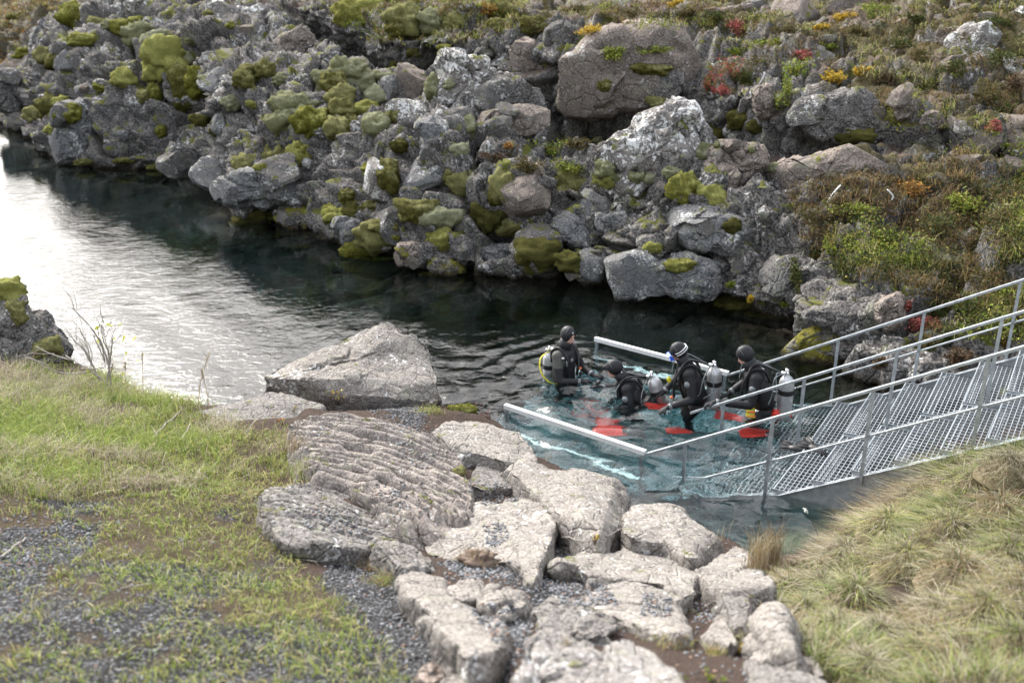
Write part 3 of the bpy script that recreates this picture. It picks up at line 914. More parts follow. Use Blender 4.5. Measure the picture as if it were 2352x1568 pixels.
# landing under water
def platform():
    p = empty('underwater_platform', B[1] - UPD * 1.2 + np.array([0, 0, -0.97]), 'steel grating platform under the water where the divers stand', 'platform')
    base = np.array(p.location)
    L, Wd = 2.5, lane[0] + lane[1]
    tm = tread_mesh(Wd / 2 - 0.04, 0.8, 0.09, cw=0.12)
    for ln in range(2):
        for i in range(3):
            c = (B[ln] + B[ln + 1]) / 2 - UPD * (0.45 + 0.83 * i) + np.array([0, 0, -0.97])
            o = link('grating_panel', tm, M['grating'], p)
            o.location = c - base
            across = B[ln + 1] - B[ln]
            o.rotation_euler = (0, 0, math.atan2(across[1], across[0]))
    for k in range(3):
        a = B[k] - UPD * 0.05 + np.array([0, 0, -1.05])
        part(MB().bar(a, a - UPD * L, 0.05, 0.12), 'edge_beam', M['galvanised'], p, base=base)
    # level white-coated rails on both sides, just clear of the water, lower rails below it
    for k, (uv, z2) in ((0, ((1160, 932), 0.09)), (2, ((1367, 778), 0.09))):
        e = at_z(uv[0], uv[1], z2)
        a = B[k] + np.array([0, 0, 0.006]) - (B[k] - e) / np.linalg.norm(B[k] - e) * 0.03
        part(MB().bar(a, e, 0.062, 0.06), 'level_rail', M['white_rail'], p, base=base)
        d = np.array([0, 0, -0.62])
        part(MB().bar(a + d, e + d, 0.062, 0.030), 'lower_rail', M['white_rail'], p, base=base)
        for f in (0.02, 0.985):
            c = a * (1 - f) + e * f
            part(MB().bar(c + np.array([0, 0, -0.02]), c + np.array([0, 0, -1.0]), 0.04, 0.04, up=UPD), 'post', M['galvanised'], p, base=base)
    return p
platform()

# ------------------------------------------------------------------ rock builders
def smooth_loop(p, n):
    """closed polygon -> n points along it, corners cut once"""
    p = np.asarray(p, float)
    q = np.empty((2 * len(p), p.shape[1]))
    nx = np.roll(p, -1, 0)
    q[0::2], q[1::2] = 0.8 * p + 0.2 * nx, 0.2 * p + 0.8 * nx
    q = np.concatenate([q, q[:1]])
    L = np.concatenate([[0], np.cumsum(np.linalg.norm(np.diff(q, axis=0), axis=1))])
    s = np.linspace(0, L[-1], n, endpoint=False)
    return np.stack([np.interp(s, L, q[:, k]) for k in range(p.shape[1])], 1)
_ts = np.linspace(2.5, 22, 900)
def on_near(uv, h):
    """where pixel rays meet the near ground raised by h"""
    out = []
    for (u, v), hh in zip(uv, h):
        d = ray(u, v)
        P = ORG + _ts[:, None] * d
        g = near_z(P[:, :2]) + hh - P[:, 2]
        k = int(np.argmax(g > 0))
        if g[k] <= 0: k = len(_ts) - 1
        a = max(k - 1, 0)
        f = (0 - g[a]) / (g[k] - g[a] + 1e-9) if k != a else 0
        out.append(P[a] * (1 - f) + P[k] * f)
    return np.array(out)
def thing_mesh(name, v, f, mat, label, cat, group=None, cols=None, origin=None):
    v = np.asarray(v, float)
    if origin is None:
        origin = np.array([(v[:, 0].min() + v[:, 0].max()) / 2, (v[:, 1].min() + v[:, 1].max()) / 2, v[:, 2].min()])
    o = link(name, crisp(mesh_np(name, v - origin, f, True, cols)), mat, None, origin)
    return tag(o, label, cat, group)
def chisel(v, c, seed, k=12, lo=0.62, hi=0.95, flat=None):
    """cut random flat facets into a solid, as broken lava has"""
    r = np.random.default_rng(1000 + seed)
    w = v - c
    for i in range(k):
        n = r.normal(size=3)
        if flat is not None: n[2] *= flat
        n /= np.linalg.norm(n)
        s_ = w @ n
        off = s_.max() * r.uniform(lo, hi)
        w = w - np.maximum(s_ - off, 0)[:, None] * n * 0.94
    return w + c
def slab(poly, h, mat, label, drop=None, bulge=0.005, flare=0.10, seed=0, na=110, amp=0.03, ropes=None, blocky=0.03, name='rock', cat='rock', group='rocks of the near shore', nr=26, absz=False, cuts=16):
    poly = np.asarray(poly, float)
    if np.ndim(h) == 0:
        hv = np.full(len(poly), float(h))
    elif len(h) == 2:
        vv = poly[:, 1]
        hv = h[0] + (h[1] - h[0]) * (vv - vv.min()) / (vv.max() - vv.min())
    else:
        hv = np.asarray(h, float)
    poly = poly.mean(0) + (poly - poly.mean(0)) * 1.08
    W3 = smooth_loop(np.array([at_z(p[0], p[1], z) for p, z in zip(poly, hv)]) if absz else on_near(poly, hv), na)
    c = W3.mean(0)
    hm = float(np.mean(hv))
    drop = hm + 0.30 if drop is None else drop
    tg = np.roll(W3, -1, 0) - np.roll(W3, 1, 0)
    out = np.stack([tg[:, 1], -tg[:, 0]], 1)
    out /= np.maximum(np.linalg.norm(out, axis=1, keepdims=True), 1e-9)
    if np.mean((out * (W3[:, :2] - c[:2])).sum(1)) < 0: out = -out
    rings = []
    size = np.sqrt(np.ptp(W3[:, 0]) * np.ptp(W3[:, 1]))
    rd = min(0.024, 0.05 * size)
    for r in np.linspace(0.0, 1.0, nr):
        p = c + (W3 - c) * r
        p[:, 2] += bulge * (1 - r ** 2) - rd * 0.35 * r ** 10
        p[:, :2] -= out * rd * 0.5 * sstep(0.8, 1, r)
        rings.append(p)
    for k, f in enumerate(np.concatenate([[0.04, 0.09, 0.16], np.linspace(0.24, 1, 10)])):
        p = W3.copy()
        p[:, :2] += out * (flare * f * drop + rd * 0.3 * min(1, k / 2))
        p[:, 2] -= rd * 0.35 + drop * f
        rings.append(p)
    v = np.concatenate(rings)
    f = grid_faces(len(rings), na, True)
    if cuts: v = chisel(v, c - np.array([0, 0, drop * 0.3]), seed + 7, cuts, 0.84, 0.99)
    n = vnormals(v, f)
    if n[0, 2] < 0: f = f[:, ::-1]; n = -n
    q = v + seed * 3.1
    wq = q + 0.12 * np.stack([fbm(q * 2.2, 2, 5), fbm(q * 2.2, 2, 6), fbm(q * 2.2, 2, 7)], 1)
    b1, e1 = cellplanes(wq * 2.4, 200 + seed)
    b2, e2 = cellplanes(wq * 6.0, 230 + seed)
    d = amp * (1.0 * fbm(q * 2.0, 3, 210) + 0.55 * fbm(q * 6.5, 3, 220)) + blocky * b1 + 0.35 * blocky * b2
    d -= 0.5 * blocky * (1 - sstep(0, 0.10, e1)) + 0.25 * blocky * (1 - sstep(0, 0.14, e2))
    d += 0.006 * fbm(q * 22, 3, 240)
    topv = 1 - sstep(nr * 0.8, nr * 1.0, np.repeat(np.arange(len(rings)), na))
    d = d * (1 - 0.5 * topv)
    v = v + n * d[:, None]
    if ropes is not None:                         # pahoehoe ropes: curved ridges over the top
        (ax, ay), lam, hgt, bend = ropes
        loc = v - c
        e = np.array([ax, ay]); e = e / np.linalg.norm(e)
        a, b = loc[:, 0] * e[0] + loc[:, 1] * e[1], -loc[:, 0] * e[1] + loc[:, 1] * e[0]
        ph = (b + bend * a * a + 0.10 * fbm(v * 1.6, 3, 250 + seed) + 0.010 * fbm(v * 9, 2, 251)) / lam
        br = 0.5 + 0.5 * vnoise(np.stack([a * 2.6, np.floor(ph), ph * 0], 1), 252)
        rp = np.abs(np.sin(ph * math.pi)) ** 0.6
        v[:, 2] += hgt * (rp * (0.45 + 0.55 * sstep(0.15, 0.4, br)) - 0.5)
    CAST.add(v, f)
    return thing_mesh(name, v, f, M[mat], label, cat, group)
def boulder(poly, mat, label, Y=None, thick=0.8, push=0.25, seed=0, n=72, m=40, amp=0.05, blocky=0.10, name='boulder', cat='boulder', group='boulders of the far bank', p=0.52, cuts=18):
    """solid rock with the traced outline, standing at its own distance"""
    poly = np.asarray(poly, float)
    c2 = (poly.min(0) + poly.max(0)) / 2
    c2 = 0.5 * c2 + 0.5 * poly.mean(0)
    if Y is None:
        hits = [CAST.hit(*(c2 * (1 - f) + q * f)) for q in poly for f in (0.35, 0.7)]
        ds = [h[0][1] / ray(*c2)[1] for h in hits if h is not None]
        t = float(np.median(ds))
    else:
        t = Y / ray(*c2)[1]
    d = ray(*c2)
    C0 = ORG + d * t
    fw = d / np.linalg.norm(d)
    rt = np.array([fw[1], -fw[0], 0.0]); rt /= np.linalg.norm(rt)
    up = np.cross(rt, fw)
    P = np.array([ORG + ray(*q) * (t * d[1] / ray(*q)[1]) for q in poly]) - C0
    X, Z = P @ rt, P @ up
    Lp = smooth_loop(np.stack([X, Z], 1), n)
    size = np.sqrt(max(np.ptp(X), 0.02) * max(np.ptp(Z), 0.02))
    dep = thick * size * 0.5
    ph = np.linspace(-math.pi / 2 + 0.03, math.pi / 2 - 0.03, m)
    cs, sn = np.cos(ph) ** p, np.sign(np.sin(ph)) * np.abs(np.sin(ph)) ** p
    ctr = C0 + fw * (dep * (0.5 - push))
    v = (ctr[None, None] + cs[:, None, None] * (Lp[None, :, 0, None] * rt + Lp[None, :, 1, None] * up) + (sn * dep)[:, None, None] * fw).reshape(-1, 3)
    f = grid_faces(m, n, True)
    nrm = vnormals(v, f)
    if np.mean((nrm * (v - ctr)).sum(1)) < 0: f = f[:, ::-1]; nrm = -nrm
    s = 1.0 / max(size, 0.15)
    q = v + seed * 5.7
    b1, e1 = cellplanes(q * 1.9 * s, 300 + seed)
    b2, e2 = cellplanes(q * 4.6 * s, 330 + seed)
    dd = size * (amp * (fbm(q * 1.8 * s, 3, 310) + 0.5 * fbm(q * 6 * s, 3, 311)) + blocky * b1 + 0.3 * blocky * b2
                 - 0.35 * blocky * (1 - sstep(0, 0.10, e1)) - 0.18 * blocky * (1 - sstep(0, 0.12, e2)))
    dd += 0.020 * fbm(q * 7, 4, 312) + 0.05 * size * (0.6 - np.abs(fbm(q * 2.6 * s, 4, 313)))
    v = v + nrm * dd[:, None]
    v = chisel(v, ctr, seed, cuts, 0.80, 0.98)
    v[:n] = v[:n].mean(0); v[-n:] = v[-n:].mean(0)
    CAST.add(v, f)
    return thing_mesh(name, v, f, M[mat], label, cat, group)
def sc(pts, ox, oy, k):
    return [(ox + k * x, oy + k * y) for x, y in pts]
C3 = lambda p: sc(p, 0, 0, 0.3418)
C4 = lambda p: sc(p, 746.5, 0, 0.3418)
C5 = lambda p: sc(p, 1493, 0, 0.3662)
CN = lambda p: sc(p, 804, 1033.6, 0.3418)
CD = lambda p: sc(p, 1435.5, 1005, 0.3897)
CE = lambda p: sc(p, 516.8, 717.8, 0.3174)

LAND = [((160, 300), 'the mossy blue block'), ((99, 80), 'the rock spire'), ((20, 210), 'the dark low rock'), ((350, 215), 'the moss wrapped upright rock'), ((450, 370), 'the long slanting slab'), ((610, 430), 'the overhanging pale block'),
        ((330, 20), 'the dark cleft'), ((540, 35), 'the white spotted shoulder'), ((680, 110), 'the brown lava pillow'), ((1060, 190), 'the tall pinnacle'), ((1180, 280), 'the smooth sloping slab'), ((990, 310), 'the pale wedge rock'),
        ((1420, 170), 'the huge tan boulder'), ((1510, 330), 'the white lichen rock'), ((1900, 390), 'the peaked slab'), ((1680, 380), 'the lumpy brown rock'), ((1640, 530), 'the layered blue block'), ((1410, 515), 'the tilted slate slab'),
        ((1310, 535), 'the split rock'), ((1570, 640), 'the rounded blue boulder'), ((1445, 640), 'the squat boulder'), ((1825, 635), 'the mottled boulder'), ((1915, 725), 'the flat leaning boulder'), ((2045, 720), 'the upright brown rock'),
        ((1870, 810), 'the mossy rock in the water'), ((805, 540), 'the block under the lime moss'), ((1030, 612), 'the lapped mossy rock'), ((1140, 580), 'the whitish slab'), ((1240, 595), 'the green stained block'), ((930, 585), 'the brown knob'),
        ((690, 505), 'the mossy ledge'), ((1930, 270), 'the rounded grey outcrop'), ((1755, 235), 'the brown rock pillar'), ((1535, 195), 'the smooth rock face'), ((1680, 30), 'the pillowy tan rock'), ((1220, 140), 'the dark brown column'), ((1285, 90), 'the leaning grey wedge'),
        ((870, 115), 'the shaded lichen rock'), ((1235, 20), 'the bare path'), ((2080, 245), 'the knobbly dark rock'), ((2145, 285), 'the tilted brown rock'), ((2250, 335), 'the leaning brown slab'), ((2195, 85), 'the broken ledge'), ((2150, 560), 'the heath slope'), ((2250, 700), 'the far handrail'), ((850, 280), 'the pale moss sheet'), ((480, 160), 'the twin moss balls')]
def beside(u, v, z):
    k = int(np.argmin([math.hypot(u - a, (v - b) * 1.3) for (a, b), _ in LAND]))
    (a, b), nm = LAND[k]
    rel = 'above' if v < b - 38 else 'below' if v > b + 38 else 'right beside' if abs(u - a) < 60 else 'next to'
    return f'{rel} {nm}' + (' by the water' if z < 0.35 else '')

def towards(u, v):
    k = np.argsort([math.hypot(u - a, (v - b) * 1.3) for (a, b), _ in LAND])
    return [f'towards {LAND[i][1]}' for i in k[1:4]]

# ------------------------------------------------------------------ rocks of the far bank
FARB = [
 (C3([(390, 690), (520, 670), (720, 700), (710, 800), (650, 900), (660, 1010), (560, 1085), (345, 1070), (325, 930), (380, 820)]), 'blue_rock', 'blue grey block at the water line under two moss cushions', {}),
 (C3([(480, 555), (640, 570), (700, 665), (600, 690), (500, 640)]), 'blue_rock', 'small pale blue grey rock wedged above the mossy blue block', {}),
 (C3([(985, 570), (1060, 550), (1110, 580), (1120, 660), (1060, 750), (1000, 710)]), 'cliff_boulder', 'narrow upright rock half wrapped in green moss on the cliff', {}),
 (C3([(1060, 940), (1300, 975), (1560, 1085), (1580, 1130), (1430, 1235), (1280, 1185), (1090, 1045)]), 'cliff_boulder', 'long slanting slab with a smooth grey face above the water', dict(thick=0.5)),
 (C3([(1425, 1250), (1560, 1120), (1700, 1100), (1900, 1190), (2150, 1240), (2160, 1340), (1950, 1405), (1780, 1375), (1640, 1350), (1560, 1375), (1470, 1335)]), 'blue_rock', 'large pale block overhanging the water below olive moss', dict(push=0.5)),
 (C3([(175, 320), (225, 230), (280, 135), (330, 170), (385, 230), (425, 330), (300, 345)]), 'blue_rock', 'pointed grey rock spire where the cliff meets the heath', dict(Y=38.3)),
 (C3([(-60, 470), (90, 465), (150, 560), (110, 640), (185, 745), (60, 770), (-60, 740)]), 'cliff_boulder', 'dark low rock at the foot of the rock spire slope', {}),
 (C3([(820, 20), (960, -20), (1060, 30), (1050, 100), (930, 110), (850, 80)]), 'lichen_rock', 'white crusted rock on the cliff top beside the dark cleft', {}),
 (C3([(1330, 30), (1460, 0), (1600, 60), (1780, 40), (1790, 140), (1620, 190), (1420, 140)]), 'lichen_rock', 'broad white spotted rock shoulder along the cliff top', dict(thick=0.6)),
 (C3([(1850, 240), (2010, 200), (2120, 260), (2110, 380), (2000, 440), (1850, 400)]), 'brown_rock', 'brown cracked pillow of lava below the cliff edge', dict(thick=0.5)),
 (C4([(640, 665), (740, 470), (735, 345), (800, 308), (920, 340), (935, 405), (1130, 440), (1165, 520), (1270, 488), (1385, 645), (1300, 695), (1150, 705), (900, 785), (700, 775)]), 'lichen_rock', 'tall grey pinnacle with white lichen discs on the cliff', dict(thick=0.6)),
 (C4([(1060, 735), (1300, 692), (1500, 722), (1535, 785), (1512, 912), (1220, 935), (1050, 955), (900, 1000), (980, 900)]), 'brown_rock', 'smooth sloping brown grey slab beside the pinnacle', dict(thick=0.45, blocky=0.03)),
 (C4([(595, 815), (820, 798), (852, 830), (785, 965), (700, 1095), (640, 1065), (670, 930)]), 'blue_rock', 'pale wedge shaped rock pointing down under the pinnacle', {}),
 ([(1266, 191), (1290, 137), (1345, 89), (1413, 66), (1500, 62), (1590, 82), (1612, 130), (1600, 200), (1565, 262), (1500, 272), (1300, 277), (1270, 245)], 'brown_rock', 'huge tan boulder with a flat sloping top below the heath terrace', dict(thick=0.8, Y=23.4, blocky=0.05)),
 ([(1355, 324), (1380, 312), (1443, 311), (1471, 264), (1508, 244), (1566, 247), (1614, 265), (1640, 300), (1652, 345), (1620, 405), (1560, 425), (1500, 412), (1440, 470), (1400, 470), (1375, 400)], 'lichen_rock', 'rock covered in brilliant white lichen on the bank above the divers', dict(thick=0.55)),
 (C5([(770, 1010), (860, 1042), (1000, 1010), (1200, 918), (1350, 903), (1500, 990), (1650, 1100), (1450, 1185), (1050, 1235), (900, 1255), (700, 1155), (620, 1105)]), 'brown_rock', 'grey slab with a peaked white rimmed top edge', dict(thick=0.4, blocky=0.02)),
 (C5([(400, 888), (560, 900), (700, 878), (765, 1010), (625, 1125), (545, 1250), (430, 1185), (330, 1105)]), 'brown_rock', 'lumpy brown rock between the white rock and the peaked slab', dict(thick=0.5, blocky=0.16)),
 ([(1533, 492), (1560, 476), (1650, 482), (1750, 515), (1755, 560), (1690, 582), (1600, 582), (1540, 552)], 'blue_rock', 'big layered blue grey block under the two moss balls', dict(push=0.4)),
 ([(1366, 488), (1440, 498), (1450, 520), (1400, 543), (1372, 530)], 'blue_rock', 'thin slate blue slab tilted under the white lichen rock', dict(push=0.4)),
 ([(1255, 505), (1325, 490), (1375, 540), (1350, 582), (1290, 562)], 'blue_rock', 'split blue grey rock with a dark crack on its side', dict(push=0.4)),
 ([(1476, 608), (1560, 590), (1650, 600), (1668, 650), (1622, 693), (1540, 692), (1490, 655)], 'blue_rock', 'rounded pale blue boulder hanging over the dark water', dict(push=0.6)),
 ([(1400, 605), (1480, 592), (1496, 655), (1445, 683), (1402, 652)], 'cliff_boulder', 'squat grey boulder touching the rounded pale blue one', dict(push=0.5)),
 ([(1460, 550), (1530, 530), (1540, 590), (1480, 600)], 'cliff_boulder', 'small square rock with a tuft of moss above the squat boulder', dict(push=0.4)),
 ([(1740, 605), (1830, 570), (1912, 600), (1905, 662), (1842, 702), (1760, 684)], 'cliff_boulder', 'mottled grey boulder beside the hanging green moss', dict(push=0.4)),
 ([(1832, 712), (1935, 688), (2005, 720), (1995, 750), (1905, 757), (1835, 738)], 'cliff_boulder', 'flat grey boulder leaning over the mossy rock in the water', dict(push=0.5)),
 ([(2010, 680), (2070, 668), (2085, 730), (2050, 770), (2005, 755)], 'brown_rock', 'upright brown rock behind the far handrail', dict(push=0.4)),
 ([(1798, 785), (1850, 758), (1930, 748), (1952, 762), (1962, 830), (1940, 872), (1870, 862), (1800, 822)], 'mossy_rock', 'yellow green mossy rock standing in the water beside the stairs', dict(Y=13.9, thick=1.0, blocky=0.05, cuts=7, push=0.5)),
 ([(750, 505), (820, 492), (862, 540), (842, 592), (790, 562)], 'blue_rock', 'pale block at the water line under a lime moss ball', dict(push=0.5)),
 ([(985, 585), (1055, 596), (1078, 630), (1012, 640), (985, 620)], 'mossy_rock', 'low mossy rock lapped by the water', dict(push=0.5)),
 ([(1080, 562), (1188, 558), (1196, 600), (1120, 608)], 'blue_rock', 'whitish slab lying just above the dark water gap', dict(push=0.5)),
 ([(1195, 545), (1290, 562), (1282, 622), (1222, 642), (1190, 612)], 'mossy_rock', 'green stained block dipping into the water near the squat boulder', dict(push=0.5)),
 ([(1292, 605), (1360, 582), (1392, 620), (1372, 645), (1292, 640)], 'mossy_rock', 'rounded green stained stone at the edge of the dark water', dict(push=0.5)),
 ([(905, 560), (960, 548), (985, 590), (950, 620), (905, 605)], 'brown_rock', 'brown knob of rock beside dry moss at the water', dict(push=0.5)),
 ([(640, 480), (740, 470), (750, 520), (690, 540), (640, 520)], 'mossy_rock', 'dark mossy ledge under the overhanging pale block', dict(push=0.3)),
 (C5([(930, 620), (1290, 540), (1390, 600), (1505, 800), (1480, 900), (1100, 925), (950, 850), (875, 720)]), 'cliff_boulder', 'big rounded grey outcrop behind the peaked slab', dict(Y=19.6, thick=0.6)),
 (C5([(640, 545), (770, 500), (785, 700), (710, 765), (650, 700)]), 'brown_rock', 'upright brown rock pillar under the red leaved heath', dict(Y=20.4)),
 (C5([(0, 480), (120, 420), (225, 470), (215, 620), (80, 670), (0, 640)]), 'cliff_boulder', 'smooth grey rock face under the mossy brow of the tan boulder', dict(Y=22.6)),
 (C5([(290, 60), (500, 40), (690, 20), (705, 120), (520, 140), (310, 90)]), 'brown_rock', 'pillowy tan rock on the terrace by the red shrub', dict(thick=0.6)),
 (C4([(1225, 265), (1385, 250), (1435, 400), (1505, 480), (1385, 560), (1270, 480)]), 'brown_rock', 'dark brown column of rock beside the huge tan boulder', dict(thick=0.6)),
 (C4([(1480, 170), (1600, 130), (1690, 210), (1640, 320), (1560, 420), (1500, 330)]), 'cliff_boulder', 'wedge of grey rock leaning on the huge tan boulder', dict(thick=0.7)),
 (C4([(255, 300), (340, 225), (410, 270), (460, 400), (380, 410), (280, 360)]), 'lichen_rock', 'grey lichen spotted rock in the shade of the second ledge', {}),
 (C4([(1340, 60), (1440, 10), (1490, 60), (1400, 85)]), 'brown_rock', 'flat tan stone at the edge of the bare path', dict(thick=1.0)),
 (C4([(1500, 40), (1560, 5), (1620, 30), (1560, 75)]), 'brown_rock', 'rounded tan stone beside the flat stone on the bare path', dict(thick=1.0)),
 (C5([(1580, 560), (1640, 575), (1680, 640), (1620, 760), (1540, 770), (1530, 650)]), 'brown_rock', 'knobbly dark rock beside the tan grass gully', dict(Y=19.0)),
 (C5([(1730, 690), (1860, 720), (1830, 800), (1720, 860), (1690, 770)]), 'brown_rock', 'tilted brown rock under the overhanging turf', dict(Y=18.6)),
 (C5([(1960, 800), (2100, 820), (2170, 960), (2050, 1000), (1960, 930)]), 'brown_rock', 'leaning brown slab in a hollow of the heath', dict(Y=18.2)),
 (C5([(1760, 150), (1900, 180), (2060, 170), (2080, 250), (1900, 330), (1780, 270)]), 'brown_rock', 'dark broken rock ledge below the upper heath', dict(thick=0.7)),
]
for k, (pl, mt_, lb, kw) in enumerate(FARB):
    boulder(pl, mt_, lb, seed=k, **kw)

# ------------------------------------------------------------------ rocks of the near shore
boulder([(-30, 655), (40, 650), (55, 668), (58, 705), (130, 760), (175, 800), (172, 850), (100, 885), (-30, 900)], 'cliff_boulder', 'dark mossy rock with white lichen standing in the water beside the lawn', Y=13.4, thick=0.7, seed=81, group='rocks of the near shore', name='rock', cat='rock')
slab([(590, 882), (640, 842), (700, 815), (780, 776), (830, 756), (880, 740), (930, 762), (975, 792), (988, 830), (995, 870), (1006, 905), (940, 900), (880, 888), (800, 884), (700, 868), (640, 866)],
     [.50, .56, .62, .76, .86, .95, .88, .70, .55, .45, .34, .42, .52, .62, .60, .54], 'shore_rock', 'broad pointed grey boulder jutting out into the water', absz=True, drop=1.1, seed=1, na=150, bulge=0.06, blocky=0.05, flare=-0.25, nr=34)
slab([(425, 965), (520, 930), (600, 905), (700, 905), (742, 930), (700, 962), (600, 988), (480, 990)], [.50, .55, .58, .60, .60, .58, .58, .56], 'shore_dark', 'low dark rock between the lawn and the pointed boulder', seed=2, drop=.5, absz=True, bulge=0.05)
slab([(860, 892), (940, 900), (1006, 905), (1015, 925), (960, 932), (890, 918)], (.16, .05), 'shore_dark', 'thin grey ledge at the foot of the pointed boulder', seed=3, drop=.3, bulge=0.0)
slab([(672, 975), (720, 955), (790, 955), (880, 970), (960, 1003), (1030, 1050), (1062, 1100), (1074, 1150), (1050, 1190), (1010, 1215), (960, 1245), (880, 1180), (800, 1115), (712, 1105), (690, 1045)], (.26, .22), 'ropy_rock',
     'ropy lava block with curved parallel ridges beside the lawn', seed=4, na=190, nr=70, ropes=((0.86, -0.35), 0.15, 0.12, 0.16), bulge=0.05, blocky=0.02, drop=0.55)
slab([(598, 1130), (700, 1112), (790, 1125), (850, 1175), (965, 1245), (880, 1262), (745, 1245), (655, 1232), (610, 1185)], (.17, .13), 'shore_dark', 'grey ropy rock dusted with gravel below the ropy block', seed=5, na=150, nr=50, ropes=((0.95, -0.2), 0.10, 0.04, 0.12), bulge=0.04, drop=.4)
slab(CN([(560, 600), (700, 440), (830, 320), (1010, 370), (1100, 290), (1180, 255), (1385, 415), (1370, 520), (1290, 700), (1195, 930), (1130, 760), (1000, 720), (870, 760), (590, 745)]), [.16, .18, .2, .24, .26, .28, .34, .34, .32, .2, .22, .18, .14, .12], 'shore_rock',
     'flat topped block with a steep face and white rimmed corner', seed=6, na=140, drop=.55, flare=-0.05)
slab(CN([(770, 150), (860, 80), (1000, 85), (1160, 190), (1185, 245), (1040, 238), (900, 262), (800, 235)]), (.22, .22), 'shore_dark', 'hollowed grey rock above a pocket of gravel', seed=7, drop=.4)
slab(CN([(1000, 75), (1180, 75), (1400, 150), (1530, 105), (1700, 180), (1820, 205), (1848, 330), (1825, 470), (1700, 545), (1600, 565), (1500, 470), (1390, 410), (1300, 330), (1200, 250), (1150, 190)]), (.34, .42), 'shore_rock',
     'large pale slab with white lichen at the water beside the platform', seed=8, na=150, drop=.9, flare=0.05, bulge=0.06)
slab(CE([(1480, 835), (1600, 780), (1880, 752), (2000, 830), (2120, 890), (2285, 1085), (2100, 1090), (1850, 1010), (1700, 990), (1560, 905)]), (.36, .34), 'shore_rock', 'pitted tan rock behind the ropy block beside bright green moss', seed=9, drop=.7)
slab(CE([(1520, 900), (1640, 930), (1800, 1020), (1830, 1060), (1700, 1090), (1600, 1040), (1530, 960)]), (.20, .22), 'shore_dark', 'dark hollowed rock rib joining the ropy block', seed=10, drop=.4)
slab(CD([(0, 450), (60, 400), (180, 378), (330, 408), (415, 500), (560, 575), (480, 640), (390, 720), (250, 620), (100, 600), (-20, 590)]), (.42, .34), 'shore_rock', 'pale smooth hump of rock at the inlet beside the dry reeds', seed=11, drop=.8, bulge=0.06)
slab(CN([(1880, 540), (2130, 620), (2260, 720), (2330, 850), (2312, 925), (2200, 965), (2060, 872), (1900, 855), (1620, 872), (1560, 785), (1400, 765), (1350, 740), (1600, 688), (1800, 690)]), (.24, .30), 'shore_rock', 'broad pale slab with a rounded undercut front', seed=12, na=150, drop=.55, flare=-0.15)
slab(CN([(1600, 890), (1900, 862), (2040, 920), (2180, 980), (2250, 1100), (2252, 1265), (2050, 1200), (1900, 1140), (1700, 1080), (1540, 1010)]), (.25, .24), 'shore_rock', 'wide tan slab strewn with gravel below the undercut slab', seed=13, na=130, drop=.4)
slab(CD([(430, 765), (560, 690), (680, 640), (800, 745), (862, 850), (850, 912), (740, 925), (600, 905), (490, 850)]), (.28, .34), 'shore_rock', 'blocky grey rock overhanging the edge of the dry grass', seed=14, drop=.6)
slab(CD([(540, 900), (640, 905), (742, 925), (722, 1090), (680, 1155), (620, 1060), (590, 960)]), (.30, .26), 'shore_dark', 'narrow tilted rock under the blocky grey one', seed=15, drop=.4)
slab(CD([(718, 1060), (800, 1000), (900, 985), (985, 1030), (1022, 1085), (1012, 1150), (1058, 1262), (1000, 1305), (880, 1292), (800, 1242), (730, 1180)]), (.30, .30), 'shore_rock', 'round pitted boulder against the dry grass', seed=16, drop=.55, bulge=0.12, blocky=0.03)
slab(CD([(715, 1290), (850, 1315), (1000, 1340), (1150, 1395), (1200, 1450), (1150, 1560), (800, 1540), (760, 1400)]), (.22, .20), 'shore_dark', 'low wide rock below the round boulder', seed=17, drop=.35)
slab(CD([(1000, 1302), (1090, 1268), (1165, 1350), (1195, 1435), (1110, 1405)]), (.2, .16), 'shore_rock', 'small triangular rock pressed into the grass', seed=18, drop=.4, na=80)
slab(CD([(428, 1112), (590, 1030), (645, 1150), (690, 1240), (560, 1185)]), (.27, .24), 'shore_rock', 'small pointed rock in the brown soil', seed=19, drop=.4, na=80)
slab(CN([(1125, 1435), (1180, 1300), (1250, 1215), (1360, 1165), (1500, 1240), (1695, 1370), (1690, 1405), (1480, 1445), (1330, 1495), (1260, 1575), (1180, 1525)]), (.32, .30), 'shore_lichen', 'rough pitted rock with white lichen and dark holes', seed=20, na=130, drop=.5, blocky=0.09, amp=0.045)
slab(CN([(1330, 1505), (1480, 1455), (1700, 1435), (1760, 1580), (1740, 1750), (1240, 1750), (1230, 1600)]), (.30, .28), 'shore_lichen', 'pitted grey rock below the rough lichen rock', seed=21, drop=.5, amp=0.04)
slab(CN([(318, 842), (480, 808), (600, 850), (660, 920), (695, 1012), (560, 1102), (480, 1062), (400, 950)]), (.20, .22), 'shore_rock', 'flat pale slab above the gravel strip', seed=22, drop=.35, bulge=0.01)
slab(CN([(545, 1115), (695, 1030), (800, 1048), (880, 1108), (1085, 1150), (1012, 1270), (1022, 1345), (870, 1412), (760, 1332), (640, 1232)]), (.21, .26), 'shore_rock', 'long pale slab edging the dark gravel', seed=23, drop=.4, bulge=0.01, na=130)
slab(CN([(655, 892), (850, 850), (882, 890), (872, 1000), (740, 1025), (690, 980)]), (.21, .21), 'shore_rock', 'small square slab between two pale slabs', seed=24, drop=.3, na=80)
slab(CN([(925, 905), (1060, 888), (1155, 982), (1050, 1112), (980, 1092), (885, 1032)]), (.25, .22), 'shore_rock', 'knobbly grey stone ringed by pebbles', seed=25, drop=.35, na=90, bulge=0.05, blocky=0.08)
slab(CN([(168, 642), (310, 588), (460, 640), (532, 722), (565, 802), (460, 812), (320, 812), (295, 740)]), (.19, .18), 'shore_dark', 'wrinkled grey lava tongue above the gravel strip', seed=26, drop=.3, na=100, nr=40, ropes=((0.5, -0.85), 0.085, 0.03, 0.2))
